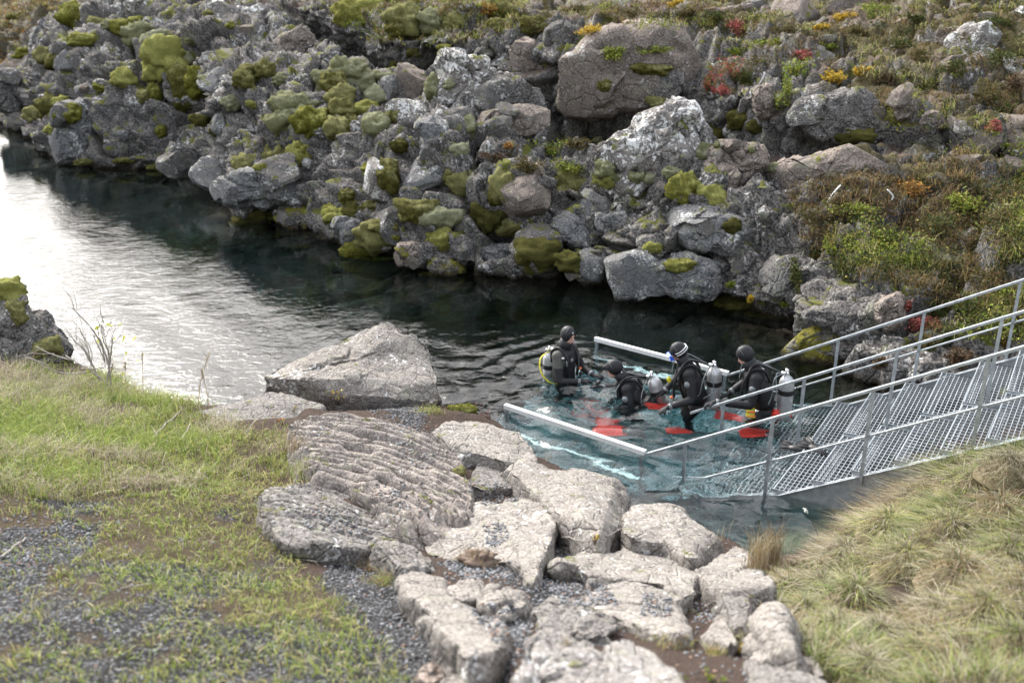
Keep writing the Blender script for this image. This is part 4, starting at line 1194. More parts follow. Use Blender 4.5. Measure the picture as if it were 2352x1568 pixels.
slab(CN([(1245, 1050), (1400, 998), (1700, 1080), (1785, 1130), (1750, 1255), (1560, 1232), (1380, 1172), (1260, 1182)]), (.24, .22), 'shore_dark', 'rough brown crumbly rock above the lichen rock', seed=27, drop=.3, blocky=0.09, amp=0.045)
slab(CN([(1715, 1292), (1850, 1228), (2050, 1330), (2200, 1420), (2330, 1575), (2300, 1750), (1760, 1750), (1740, 1560)]), (.32, .30), 'shore_lichen', 'grey rock with moss and lichen beside the brown soil', seed=28, drop=.5, na=130)
slab(CN([(-160, 560), (0, 548), (130, 535), (175, 640), (160, 672), (0, 640), (-150, 640)]), (.12, .10), 'shore_dark', 'grey lava tongue under the ropy rock', seed=29, drop=.3, na=90, nr=36, ropes=((1, -0.1), 0.08, 0.025, 0.1))
slab(CN([(500, 1450), (560, 1405), (590, 1440), (580, 1500), (520, 1500)]), (.10, .08), 'brown_rock', 'fist sized reddish stone in the gravel', seed=30, drop=.2, na=50, nr=12, bulge=0.04, name='stone', cat='stone')
slab(CN([(620, 1560), (760, 1510), (830, 1540), (820, 1640), (640, 1640)]), (.10, .10), 'shore_rock', 'flat grey stone at the end of the gravel strip', seed=31, drop=.3, na=70)

# ------------------------------------------------------------------ loose angular blocks that make up the cliff face
def proto_rock(seed):
    n, m = 36, 22
    th = np.linspace(0, math.pi, m)
    an = np.arange(n) * 2 * math.pi / n
    v = np.stack([np.sin(th)[:, None] * np.cos(an), np.sin(th)[:, None] * np.sin(an), np.repeat(np.cos(th)[:, None], n, 1)], -1).reshape(-1, 3)
    r = np.random.default_rng(seed)
    v = np.sign(v) * np.abs(v) ** 0.7
    v = v * (1 + 0.16 * fbm(v * 1.3 + seed * 9, 3, 401))[:, None]
    v = chisel(v, np.zeros(3), seed + 400, 15, 0.55, 0.92)
    nn = v / np.maximum(np.linalg.norm(v, axis=1, keepdims=True), 1e-6)
    v = v + nn * (0.07 * fbm(v * 3.4 + seed, 4, 402))[:, None]
    v[:n] = v[:n].mean(0); v[-n:] = v[-n:].mean(0)
    return v, grid_faces(m, n, True)
PROTO = [proto_rock(s) for s in range(10)]
PMESH = {}
def proto_mesh(k, mat):
    if (k, mat) not in PMESH:
        v, f = PROTO[k]
        me = crisp(mesh_np('cliff_rock', v, f, True), 30)
        me.materials.append(M[mat])
        PMESH[(k, mat)] = me
    return PMESH[(k, mat)]
CLIFF = [(0, 200), (110, 90), (200, 30), (400, 5), (620, 20), (760, 110), (990, 170), (1180, 200), (1270, 320), (1380, 420), (1500, 470), (1700, 440), (1830, 520), (1900, 640), (1830, 760), (1700, 722), (1560, 690), (1400, 655), (1200, 635), (960, 618), (800, 575), (640, 515), (540, 500), (440, 400), (300, 390), (110, 360), (0, 290)]
rr = np.random.default_rng(21)
placed, got, tries = [], 0, 0
BANKCAST = Caster(); BANKCAST.t = CAST.t[:1]
UPPER = [(1650, 10), (2352, -10), (2352, 400), (2110, 395), (2050, 300), (1960, 190), (1800, 130), (1650, 100)]
while got < 85 and tries < 9000:
    tries += 1
    heathy = got >= 50
    u, v = (rr.uniform(1650, 2352), rr.uniform(0, 400)) if heathy else (rr.uniform(0, 1900), rr.uniform(0, 760))
    if not inpoly(np.array([[u, v]]), UPPER if heathy else CLIFF)[0]: continue
    h = CAST.hit(u, v)
    if h is None: continue
    p, n, dist = h
    size = (0.15 + 0.42 * rr.random() ** 2.2) * (0.8 + dist / 60)
    if any(np.linalg.norm(p - q) < 0.72 * (size + sz) for q, sz in placed): continue
    placed.append((p, size)); got += 1
    low = p[2] < 0.45
    mat = rr.choice(['brown_rock', 'cliff_boulder', 'lichen_rock'], p=[.6, .25, .15]) if heathy else 'mossy_rock' if low and rr.random() < 0.55 else rr.choice(['cliff_boulder', 'blue_rock', 'cliff_rock', 'brown_rock', 'lichen_rock'], p=[.36, .24, .2, .12, .08])
    o = link('cliff_rock', proto_mesh(int(rr.integers(10)), mat), None)
    sx = size * rr.uniform(0.8, 1.35, 3); sx[2] *= 0.78
    o.scale = sx
    o.location = p - n * size * 0.45
    o.rotation_euler = (rr.uniform(-.5, .5), rr.uniform(-.5, .5), rr.uniform(0, 6.28))
    look = {'mossy_rock': 'green stained', 'cliff_boulder': 'mottled grey', 'blue_rock': 'pale blue grey', 'cliff_rock': 'dark grey', 'brown_rock': 'brown', 'lichen_rock': 'white spotted'}[str(mat)]
    big = 'large' if size > 0.45 else 'small' if size < 0.27 else 'middling'
    tag(o, f'{big} {look} angular rock {beside(u, v, p[2])}', 'rock', 'loose angular rocks of the cliff', alt=towards(u, v))

# ------------------------------------------------------------------ moss cushions
def cushion(u, v, w, h, kind, seed, where=None):
    hit = CAST.hit(u, v)
    if hit is None: return
    p, nn, dist = hit
    d = ray(u, v); fw = d / np.linalg.norm(d)
    rt = np.array([fw[1], -fw[0], 0.0]); rt /= np.linalg.norm(rt)
    up = np.cross(rt, fw)
    k = dist * np.linalg.norm(ray(u, v)) ** -1 / FPX
    rx, ry = 0.5 * w * k, 0.5 * h * k
    rz = 0.75 * min(rx, ry) + 0.15 * max(rx, ry)
    n, m = 34, 20
    th, an = np.linspace(0, math.pi, m), np.arange(n) * 2 * math.pi / n
    s = np.stack([np.sin(th)[:, None] * np.cos(an), np.repeat(np.cos(th)[:, None], n, 1), np.sin(th)[:, None] * np.sin(an)], -1).reshape(-1, 3)
    s = np.sign(s) * np.abs(s) ** 0.85
    q = s * np.array([rx, ry, rz]) / max(0.10, 0.55 * math.sqrt(rx * ry)) + seed * 3.7
    f1, f2, _ = voronoi(q * 1.25, 500)
    lump = 1 + 0.34 * fbm(q * 0.8, 2, 501) + 0.30 * (0.55 - f1) + 0.12 * fbm(q * 3.2, 3, 502)
    s = s * lump[:, None]
    # cushions swell downwards and sag
    s[:, 1] *= 1 - 0.12 * s[:, 2]
    ctr = p - nn * rz * 0.05
    loc = s[:, :1] * rx * rt + s[:, 1:2] * ry * up - s[:, 2:3] * rz * fw
    f = grid_faces(m, n, True)
    mat = {'b': 'moss_bright', 'o': 'moss_olive', 'p': 'moss_pale', 'd': 'moss_dark'}[kind]
    nm = {'b': 'yellow green', 'o': 'olive green', 'p': 'pale grey green', 'd': 'dark green'}[kind]
    big = 'large' if rx * ry > 0.10 else 'small' if rx * ry < 0.03 else 'plump'
    o = link('moss_cushion', mesh_np('moss_cushion', loc, f[:, ::-1], True), M[mat], None, ctr)
    tag(o, f'{big} {nm} moss cushion {beside(u, v, p[2]) if where is None else where}'.replace(' at the water line', ' by the water') , 'moss', 'moss cushions on the lava', alt=towards(u, v))
M3 = '''510 120 180 140 b;860 190 180 110 b;940 230 200 130 p;1040 280 160 120 p;400 420 150 130 o;310 370 120 100 o;530 270 150 70 b;170 360 120 60 b;1130 400 240 220 b;1060 480 150 140 b;1220 420 110 110 p;
1240 590 170 200 o;1330 560 150 150 b;1420 550 120 90 p;820 530 150 110 b;690 590 100 50 b;1040 630 80 150 b;960 650 70 80 o;330 720 140 140 o;400 690 80 70 b;450 770 140 110 b;345 870 80 60 b;1090 880 70 80 b;
1700 500 180 120 o;1640 540 130 100 o;1780 460 110 90 o;1880 540 100 60 p;1570 690 110 80 p;1690 700 80 50 b;1890 820 150 170 p;1960 700 250 130 p;2010 760 120 80 p;2100 830 200 170 b;2200 560 190 150 p;2290 500 140 160 p;
2280 740 150 120 o;2290 880 130 100 o;1830 1050 240 130 o;1650 1100 130 100 o;1800 1150 150 90 b;1890 1070 110 130 o;2010 1040 120 150 b;2250 1450 130 110 b;1880 1470 80 40 b;1700 1450 130 80 d;2310 1320 70 60 b;
600 1085 190 36 o;860 1080 160 34 o;1080 1120 150 40 b;240 780 120 90 o;640 150 90 60 o;720 170 70 60 p;100 110 80 40 o;1280 280 110 50 p;1550 175 60 40 b;1410 90 80 50 o;1480 860 120 80 d;1360 800 120 70 d'''
M4 = '''150 100 160 180 b;300 60 180 120 b;540 160 200 180 o;560 90 160 90 b;720 150 140 120 p;480 210 130 110 o;1180 100 190 170 o;1160 180 120 90 o;1400 170 140 100 o;1500 440 90 100 o;860 150 130 90 o;170 480 220 120 p;
230 560 180 130 p;60 560 140 120 o;400 520 170 60 p;350 650 150 100 p;120 640 160 110 o;260 740 150 90 b;140 860 190 140 o;340 860 160 130 p;80 860 120 110 o;460 790 120 90 o;500 980 100 80 d;720 590 110 130 p;
830 570 70 60 p;800 320 80 40 b;300 1150 90 90 b;430 1190 120 170 o;370 1140 100 60 p;150 1310 100 70 o;70 1430 130 110 b;190 1420 120 110 d;310 1380 100 60 o;650 1440 140 110 o;440 1520 200 80 o;860 1190 90 90 o;
900 1000 100 70 p;930 860 160 120 p;1850 940 70 60 p;1880 1130 110 90 p;1900 1200 90 90 b;1960 1190 120 60 p;2090 1190 100 70 p;2180 1200 80 50 p;2310 1160 80 60 p;1690 1250 220 160 o;1600 1280 130 130 o;1200 1260 150 200 o;
1150 1330 90 90 o;1170 1450 130 90 d;1030 1390 80 60 d;590 360 90 60 d;470 430 60 40 d;990 260 80 80 d;1880 580 80 70 o;2200 470 200 60 o;560 720 90 50 b;620 770 60 40 b'''
M5 = '''210 1190 150 190 b;370 1240 170 160 b;400 1205 100 100 p;330 970 120 130 p;135 1070 100 50 p;430 910 50 40 p;640 940 40 40 p;770 1055 60 50 p;520 1420 110 70 d;1330 850 150 70 d;440 830 110 110 d;560 760 120 90 d;680 800 110 70 d;1250 870 120 60 d;1530 740 90 70 o;60 640 120 60 o'''
M0 = '''610 500 70 30 b;560 522 60 40 d;872 546 84 56 o;908 535 60 44 b;1010 552 60 40 b;830 575 70 34 b;1232 582 80 56 d;1312 602 66 38 d;1690 704 80 34 d;1502 570 36 26 b;1562 612 64 26 b;960 480 90 40 o;1010 500 80 34 p;1120 500 60 60 d;1170 520 70 40 o;690 360 44 50 b;1060 420 60 50 o;1000 640 60 20 o;880 612 70 20 b;1760 735 90 24 d;1560 700 110 22 d'''
sd = 0
for txt, ox, k_ in ((M3, 0, .3418), (M4, 746.5, .3418), (M5, 1493, .3662), (M0, 0, 1.0)):
    for it in txt.replace('\n', '').split(';'):
        a = it.split()
        sd += 1
        cushion(ox + k_ * float(a[0]), k_ * float(a[1]), k_ * float(a[2]) * 1.2, k_ * float(a[3]) * 1.2, a[4], sd)
cushion(18, 672, 76, 60, 'b', 301, 'capping the dark rock beside the lawn')
cushion(40, 720, 40, 60, 'o', 302, 'hanging down the dark rock beside the lawn')
cushion(110, 800, 60, 40, 'o', 303, 'on the low end of the dark rock beside the lawn')
cushion(1060, 942, 84, 30, 'b', 304, 'on the shore by the start of the near level rail')
cushion(1055, 1085, 30, 34, 'o', 306, 'in the gap behind the ropy lava block')

# ------------------------------------------------------------------ leaves, shrubs and heath
def leaf_cloud(base, nrm, size, cols, up_mix=0.5, rng=RNG):
    """one four-cornered leaf per base point"""
    n = len(base)
    d = rng.normal(size=(n, 3)); d[:, 2] = np.abs(d[:, 2]) * 0.6
    d = d * (1 - up_mix) + nrm * up_mix
    d /= np.linalg.norm(d, axis=1, keepdims=True)
    a = np.cross(d, rng.normal(size=(n, 3))); a /= np.maximum(np.linalg.norm(a, axis=1, keepdims=True), 1e-6)
    b = np.cross(d, a)
    s = size * rng.uniform(0.6, 1.3, n)
    l, w = a * s[:, None], b * (s * 0.45)[:, None]
    v = np.stack([base - l, base + w + d * s[:, None] * 0.15, base + l, base - w + d * s[:, None] * 0.15], 1).reshape(-1, 3)
    f = np.arange(n * 4).reshape(n, 4)
    return v, f, np.repeat(cols, 4, 0)
PAL = {'lime': [(.17, .23, .03), (.26, .29, .045), (.11, .15, .02), (.31, .28, .06)], 'green': [(0.038, 0.059, 0.013), (0.063, 0.081, 0.017), (0.091, 0.098, 0.021), (0.112, 0.084, 0.028)], 'olive': [(0.084, 0.073, 0.021), (0.119, 0.091, 0.028), (0.056, 0.059, 0.015), (0.140, 0.098, 0.042)],
       'red': [(.42, .11, .10), (.48, .17, .15), (.27, .07, .06), (.16, .11, .05)], 'yellow': [(.50, .33, .03), (.58, .40, .05), (.36, .25, .04), (.20, .18, .03)], 'redgreen': [(.30, .07, .05), (.12, .12, .03), (.16, .15, .03), (.38, .10, .08)],
       'brown': [(0.091, 0.059, 0.032), (0.126, 0.077, 0.042), (0.063, 0.045, 0.025), (0.154, 0.105, 0.056)], 'orange': [(.40, .19, .05), (.30, .17, .05), (.18, .14, .04), (.45, .26, .06)]}
def pal(kind, n, rng=RNG):
    P = np.array(PAL[kind])
    return P[rng.choice(len(P), n, p=[.34, .28, .22, .16])] * rng.uniform(0.75, 1.25, (n, 1))
def shrub(u, v, w, h, kind, label=None, nleaf=620, lsize=0.026, name='shrub', Y=None, group='low shrubs of the far bank'):
    hit = CAST.hit(u, v + 0.25 * h)
    if hit is None: return
    p, nn, dist = hit
    k = dist / FPX
    rx, ry = 0.5 * w * k, 0.55 * h * k
    rng = np.random.default_rng(int(u * 7 + v))
    nc = 9
    cc = rng.normal(size=(nc, 3)) * np.array([0.45, 0.40, 0.30])
    c = cc[rng.integers(nc, size=nleaf)] + rng.normal(size=(nleaf, 3)) * 0.24
    base = c * np.array([rx, 0.5 * (rx + ry), ry]) + np.array([0, 0, ry * 0.35])
    vv, f, col = leaf_cloud(base, np.tile(np.array([[0, -0.3, 1.0]]), (nleaf, 1)), lsize * (0.7 + dist / 40), pal(kind, nleaf, rng), 0.4, rng)
    word = {'lime': 'bright green', 'green': 'dark green', 'olive': 'olive brown', 'red': 'red leaved', 'yellow': 'yellow leaved', 'redgreen': 'red and green', 'brown': 'withered brown', 'orange': 'orange leaved'}[kind]
    big = 'wide' if w > 75 else 'tiny' if w < 32 else 'low'
    o = empty(name, p, label or f'{big} {word} shrub {beside(u, v, p[2])}', 'shrub', group, alt=towards(u, v))
    link('foliage', mesh_np('foliage', vv, f, False, col), M['leaf'], o)
    mb = MB()
    for i in range(6):
        e = cc[i] * np.array([rx, rx, ry]) + np.array([0, 0, ry * 0.4])
        mb.tube([np.array([0, 0, -0.04]), e * 0.5 + np.array([0, 0, 0.02]), e], [0.007, 0.005, 0.003], 4)
    va, fa = mb.data()
    link('stem', mesh_np('stem', va, fa, True), M['twig'], o)
SH5 = '''540 180 140 120 red;500 430 200 160 redgreen;720 390 330 130 olive;900 440 200 130 lime;930 350 120 80 red;840 560 90 180 lime;780 265 170 64 lime;1100 280 120 54 lime;860 190 150 70 olive;1080 165 90 50 yellow;550 320 110 90 lime;1140 480 120 80 yellow;
1560 290 150 90 green;1660 120 90 60 green;1930 430 140 90 green;2240 700 180 120 green;2150 790 90 80 red;2220 930 90 60 lime;1740 560 120 80 green;1080 1340 260 140 olive;1290 1320 260 110 lime;1600 1180 200 120 orange;2100 1200 250 190 green;
1420 1470 300 150 green;1800 1400 300 200 green;2180 1380 260 180 olive;2280 1240 200 150 olive;1950 1290 240 160 lime;380 500 90 180 redgreen;430 560 90 60 red;600 480 160 100 green;2100 600 160 110 olive;1330 440 90 60 yellow;2280 520 110 150 brown;1480 490 120 120 brown;
2200 350 200 130 green;2000 260 160 90 olive;2150 140 200 90 green;1300 200 130 60 olive;1420 60 180 80 lime;1200 110 140 60 yellow;1700 350 140 80 olive;960 120 160 70 green;230 80 90 80 olive;420 110 120 90 green;160 20 90 50 yellow'''
SH4 = '''1500 1000 250 140 lime;1640 1120 220 120 lime;1290 1250 150 120 green;1240 975 70 44 orange;1940 370 130 90 lime;2200 330 230 70 lime;1800 200 190 80 yellow;1430 190 140 120 olive;1700 960 160 80 olive;1380 1120 190 110 olive;1180 1050 200 90 brown;2010 90 200 70 olive;1700 60 180 70 olive;900 60 200 90 olive;1080 60 120 80 orange;700 60 160 80 green'''
SH2 = '''1370 255 50 64 red;1480 372 130 90 red;1970 470 90 50 orange;660 240 60 60 lime;455 215 36 36 yellow;1600 300 160 120 green;1750 250 200 160 green;1900 330 180 120 olive;1500 480 160 120 olive;1250 600 110 70 brown;1700 560 150 120 brown;350 125 70 36 lime;1620 430 120 90 green;1950 200 160 130 lime;2050 330 160 150 brown;1020 20 200 130 green;960 -120 190 150 lime;720 40 100 170 green;830 -60 120 130 olive'''
for txt, ox, oy, k_ in ((SH5, 1493, 0, .3662), (SH4, 746.5, 0, .3418), (SH2, 1550.4, 602.9, .3844)):
    for it in txt.replace('\n', '').split(';'):
        a = it.split()
        shrub(ox + k_ * float(a[0]), oy + k_ * float(a[1]), k_ * float(a[2]), k_ * float(a[3]), a[4])

# heath and dry grass covering the far bank: nobody could count it
def anchors(poly, n, rng, castr=None):
    poly = np.asarray(poly, float)
    out = []
    lo, hi = poly.min(0), poly.max(0)
    tries = 0
    while len(out) < n and tries < n * 6:
        tries += 1
        q = rng.uniform(lo, hi)
        if not inpoly(q[None], poly)[0]: continue
        h = (castr or CAST).hit(*q)
        if h is None or h[1][2] < 0.12 or h[0][2] < 0.15: continue
        out.append((h[0], h[1], h[2], q[0], q[1]))
    return out
def blades(base, L, W, lean, cols, seg=2, up=None, rng=RNG):
    n = len(base)
    up = np.tile(np.array([[0, 0, 1.0]]), (n, 1)) if up is None else up
    ang = rng.uniform(0, 2 * math.pi, n)
    side = np.stack([np.cos(ang), np.sin(ang), np.zeros(n)], 1)
    V, C = [], []
    for k in range(seg):
        t = k / seg
        c = base + up * (L * (t - 0.30 * t * t))[:, None] + lean * (L * t * t)[:, None]
        w = side * (W * (1 - 0.55 * t))[:, None] * 0.5
        V += [c - w, c + w]
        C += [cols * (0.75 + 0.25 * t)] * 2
    c = base + up * (L * 0.70)[:, None] + lean * L[:, None]
    V.append(c); C.append(cols * 1.05)
    m = 2 * seg + 1
    v = np.stack(V, 1).reshape(-1, 3)
    col = np.clip(np.stack(C, 1).reshape(-1, 3), 0, 1)
    o = (np.arange(n) * m)[:, None]
    fq = [o + np.array([[2 * k, 2 * k + 1, 2 * k + 3, 2 * k + 2]]) for k in range(seg - 1)]
    ft = o + np.array([[2 * seg - 2, 2 * seg - 1, 2 * seg]])
    return v, ([np.concatenate(fq), ft] if fq else [ft]), col
GP = {'straw': [(.48, .42, .31), (.38, .32, .23), (.60, .54, .42), (.27, .22, .15)], 'fresh': [(0.253, 0.345, 0.069), (0.368, 0.425, 0.103), (0.172, 0.253, 0.057), (0.483, 0.471, 0.149)], 'lawn': [(0.425, 0.437, 0.127), (0.575, 0.517, 0.207), (0.276, 0.333, 0.092), (0.644, 0.540, 0.276)], 'sage': [(.27, .29, .15), (.34, .34, .18), (.20, .23, .11), (.42, .38, .22)], 'tan': [(.33, .23, .11), (.42, .29, .14), (.24, .17, .08), (.36, .30, .12)]}
def gpal(kind, n, rng):
    P = np.array(GP[kind])
    return P[rng.choice(4, n, p=[.36, .28, .2, .16])] * rng.uniform(0.75, 1.25, (n, 1))
rh = np.random.default_rng(55)
HEATH = [([(1800, 420), (1880, 400), (2100, 405), (2352, 400), (2500, 420), (2500, 800), (2120, 760), (2090, 650), (1950, 640), (1850, 560)], 1250, ('brown', 'olive', 'green', 'lime'), 26, .20, .10),
         ([(1620, 0), (2500, -30), (2500, 390), (2120, 400), (2050, 300), (2000, 190), (1800, 125), (1640, 105)], 800, ('brown', 'olive', 'green', 'lime'), 22, .22, .09),
         ([(770, -20), (1180, -20), (1250, 60), (1000, 110), (860, 100), (770, 40)], 420, ('olive', 'lime', 'green', 'brown'), 22, .25, .09),
         ([(1250, 20), (1620, 0), (1640, 60), (1450, 60), (1300, 30)], 140, ('olive', 'brown', 'lime', 'green'), 20, .22, .08),
         ([(-120, -20), (170, -20), (90, 60), (0, 150), (-120, 160)], 420, ('olive', 'brown', 'orange', 'olive'), 16, .45, .12)]
bv, bf, bc, off = [], [], [], 0
gv, gf4, gf3, gc, goff = [], [], [], [], 0
for poly, na_, kinds, nl, rad, hgt in HEATH:
    A = anchors(poly, na_, rh)
    for (p, nn, dist, u, v) in A:
        cl = vnoise(np.array([[p[0] * 0.9, p[1] * 0.9, 3.3]]), 71)[0]
        kd = kinds[int(np.clip((cl * 0.5 + 0.5) * 4 + rh.normal() * 0.6, 0, 3.99))]
        k = int(nl * rh.uniform(0.5, 1.3))
        off3 = rh.normal(size=(k, 3)) * np.array([rad * 0.6, rad * 0.6, 0])
        tn = off3 - nn * (off3 @ nn)[:, None]
        base = p + tn + nn * (hgt * np.abs(rh.normal(size=k)) * (0.4 + 0.6 * max(0.0, cl + 0.5)))[:, None]
        vv, f, c = leaf_cloud(base, np.tile(nn[None], (k, 1)), 0.016 + dist * 0.0007, pal(kd, k, rh), 0.35, rh)
        bv.append(vv); bf.append(f + off); bc.append(c); off += len(vv)
        if rh.random() < 0.45:
            k = int(rh.integers(8, 20))
            base = p + rh.normal(size=(k, 3)) * np.array([.10, .10, 0]) - nn * 0.02
            ln = rh.normal(size=(k, 3)) * 0.35 + nn * 0.2; ln[:, 2] = -np.abs(ln[:, 2]) * 0.3
            vv, f, c = blades(base, rh.uniform(.10, .30, k), np.full(k, 0.006 + dist * 0.0003), ln, gpal('tan' if cl < 0.1 else 'lawn', k, rh), 2, rng=rh)
            gv.append(vv); gf4.append(f[0] + goff); gf3.append(f[1] + goff); gc.append(c); goff += len(vv)
tag(link('heath', mesh_np('heath', np.concatenate(bv), np.concatenate(bf), False, np.concatenate(bc)), M['leaf']), 'brown and green heath leaves covering the far bank', 'heath', kind='stuff')
tag(link('dry_grass', mesh_np('dry_grass', np.concatenate(gv), [np.concatenate(gf4), np.concatenate(gf3)], False, np.concatenate(gc)), M['leaf']), 'tan dry grass among the heath of the far bank', 'grass', kind='stuff')

# ------------------------------------------------------------------ near ground cover
GZ = nv[:, 2].reshape(XX.shape)
def ground(xy):
    fx = np.clip((xy[:, 0] - gx[0]) / (gx[1] - gx[0]), 0, len(gx) - 1.001)
    fy = np.clip((xy[:, 1] - gy[0]) / (gy[1] - gy[0]), 0, len(gy) - 1.001)
    i, j = fx.astype(int), fy.astype(int)
    a, b = fx - i, fy - j
    return GZ[j, i] * (1 - a) * (1 - b) + GZ[j, i + 1] * a * (1 - b) + GZ[j + 1, i] * (1 - a) * b + GZ[j + 1, i + 1] * a * b
def plan(n, x0, x1, y0, y1, rng):
    xy = np.stack([rng.uniform(x0, x1, n), rng.uniform(y0, y1, n)], 1)
    return np.concatenate([xy, ground(xy)[:, None]], 1)
rg = np.random.default_rng(77)
def add_grass(name, label, P, L, W, lean, cols, seg):
    v, f, c = blades(P, L, W, lean, cols, seg, rng=rg)
    return tag(link(name, mesh_np(name, v, f, False, c), M['leaf']), label, 'grass', kind='stuff')
# short lawn, thin over the gravel
P = plan(260000, -6.5, 1.0, 3.0, 13.2, rg)
uv = to_uv(P)
den = inpoly(uv + rg.normal(size=uv.shape) * 14, LAWN).astype(float)
pt = fbm(P * np.array([1.4, 1.4, 0]), 4, 99)
gravelly = np.zeros(len(P), bool)
for g in GRAVEL: gravelly |= inpoly(uv, g)
clump = fbm(P * np.array([7, 7, 0]), 3, 140)
den *= np.where(gravelly, 0.28, 1.0) * np.clip(0.55 + 0.5 * pt + 0.8 * clump, 0.05, 1) * np.where(uv[:, 1] > 1150, 0.75, 1.0)
keep = (rg.random(len(P)) < den * np.where(uv[:, 0] > -150, 0.68, 0.3)) & (uv[:, 0] > -600)
P = P[keep]; uv = uv[keep]; pt = pt[keep]
n = len(P)
tall = sstep(1120, 960, uv[:, 1])
L = rg.uniform(.045, .105, n) * (1 + 1.0 * tall)
lean = rg.normal(size=(n, 3)) * 0.55; lean[:, 2] = -np.abs(rg.normal(size=n)) * 0.25
frs = rg.random(n) < np.clip(0.72 + 0.25 * tall + 0.35 * pt - 0.3 * (uv[:, 0] > 500), 0, 1)
cols = np.where(frs[:, None], gpal('fresh', n, rg), gpal('lawn', n, rg))
cols = np.where((rg.random(n) < 0.14)[:, None], gpal('straw', n, rg), cols)
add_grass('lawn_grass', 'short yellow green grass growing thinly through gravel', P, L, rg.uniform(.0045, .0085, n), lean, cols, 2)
n_lawn = n
# long grass along the lawn's edge above the water
TALL = [(-300, 840), (0, 845), (180, 862), (400, 888), (430, 935), (560, 1000), (700, 1010), (705, 1090), (560, 1100), (400, 1120), (200, 1150), (0, 1190), (-300, 1180)]
P = plan(90000, -7.5, -0.9, 7, 13.4, rg)
uv = to_uv(P)
keep = inpoly(uv + rg.normal(size=uv.shape) * 10, TALL) & (rg.random(len(P)) < np.clip(0.55 + 0.8 * fbm(P * np.array([2.2, 2.2, 0]), 3, 150), 0.1, 1))
P = P[keep]; uv = uv[keep]; n = len(P)
L = rg.uniform(.10, .27, n) * (1 + 0.55 * sstep(960, 880, uv[:, 1]))
lean = rg.normal(size=(n, 3)) * 0.40 + np.array([0.15, 0.05, 0]); lean[:, 2] = -np.abs(rg.normal(size=n)) * 0.25
mixn = fbm(P * np.array([1.3, 1.3, 0]), 3, 151)
cols = np.where((mixn + rg.normal(size=n) * 0.35 > -0.38 + 0.35 * sstep(960, 890, uv[:, 1]))[:, None], gpal('fresh', n, rg), gpal('straw', n, rg))
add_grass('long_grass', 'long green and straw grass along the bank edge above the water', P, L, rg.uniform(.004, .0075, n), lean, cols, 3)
# dry hummocks
P = plan(250000, 1.2, 8.8, 2.6, 10.6, rg)
uv = to_uv(P)
bare = fbm(P * np.array([1.5, 1.5, 0]), 3, 160)
keep = inpoly(uv + rg.normal(size=uv.shape) * 8, HUMMOCK) & (rg.random(len(P)) < np.clip(0.62 + 0.9 * bare, 0.10, 0.92)) & (rg.random(len(P)) < np.where((uv[:, 0] < 2450) & (uv[:, 1] < 1620), 1.0, 0.18))
keep &= ~(inpoly(uv, [(2000, 1330), (2080, 1290), (2130, 1350), (2110, 1420), (2020, 1430)]) & (rg.random(len(P)) < 0.88))
keep &= ~(inpoly(uv, [(1920, 1235), (1990, 1225), (2030, 1270), (1950, 1290)]) & (rg.random(len(P)) < 0.6))
P = P[keep]; uv = uv[keep]; n = len(P)
gzx = (ground(P[:, :2] + np.array([0.12, 0])) - ground(P[:, :2] - np.array([0.12, 0]))) / 0.24
gzy = (ground(P[:, :2] + np.array([0, 0.12])) - ground(P[:, :2] - np.array([0, 0.12]))) / 0.24
dwn = -np.stack([gzx, gzy, np.zeros(n)], 1)
comb = np.stack([fbm(P * np.array([2.2, 2.2, 0]), 2, 161), fbm(P * np.array([2.2, 2.2, 0]), 2, 162), np.zeros(n)], 1)
lean = dwn * 1.1 + comb * 0.45 + rg.normal(size=(n, 3)) * 0.45
lean[:, 2] = -0.35 - 0.3 * rg.random(n)
L = rg.uniform(.08, .22, n)
mixn = fbm(P * np.array([1.1, 1.1, 0]), 3, 163)
g = mixn + rg.normal(size=n) * 0.40
cols = np.where((g > 0.05)[:, None], np.where((rg.random(n) < .5)[:, None], gpal('fresh', n, rg) * .8, gpal('sage', n, rg)), gpal('straw', n, rg))
cols = np.where(((g < -0.25) & (rg.random(n) < .6))[:, None], gpal('tan', n, rg) * .7, cols) * .88
add_grass('hummock_grass', 'long withered straw grass draped over the hummocks', P, L, rg.uniform(.0045, .008, n), lean, cols, 3)
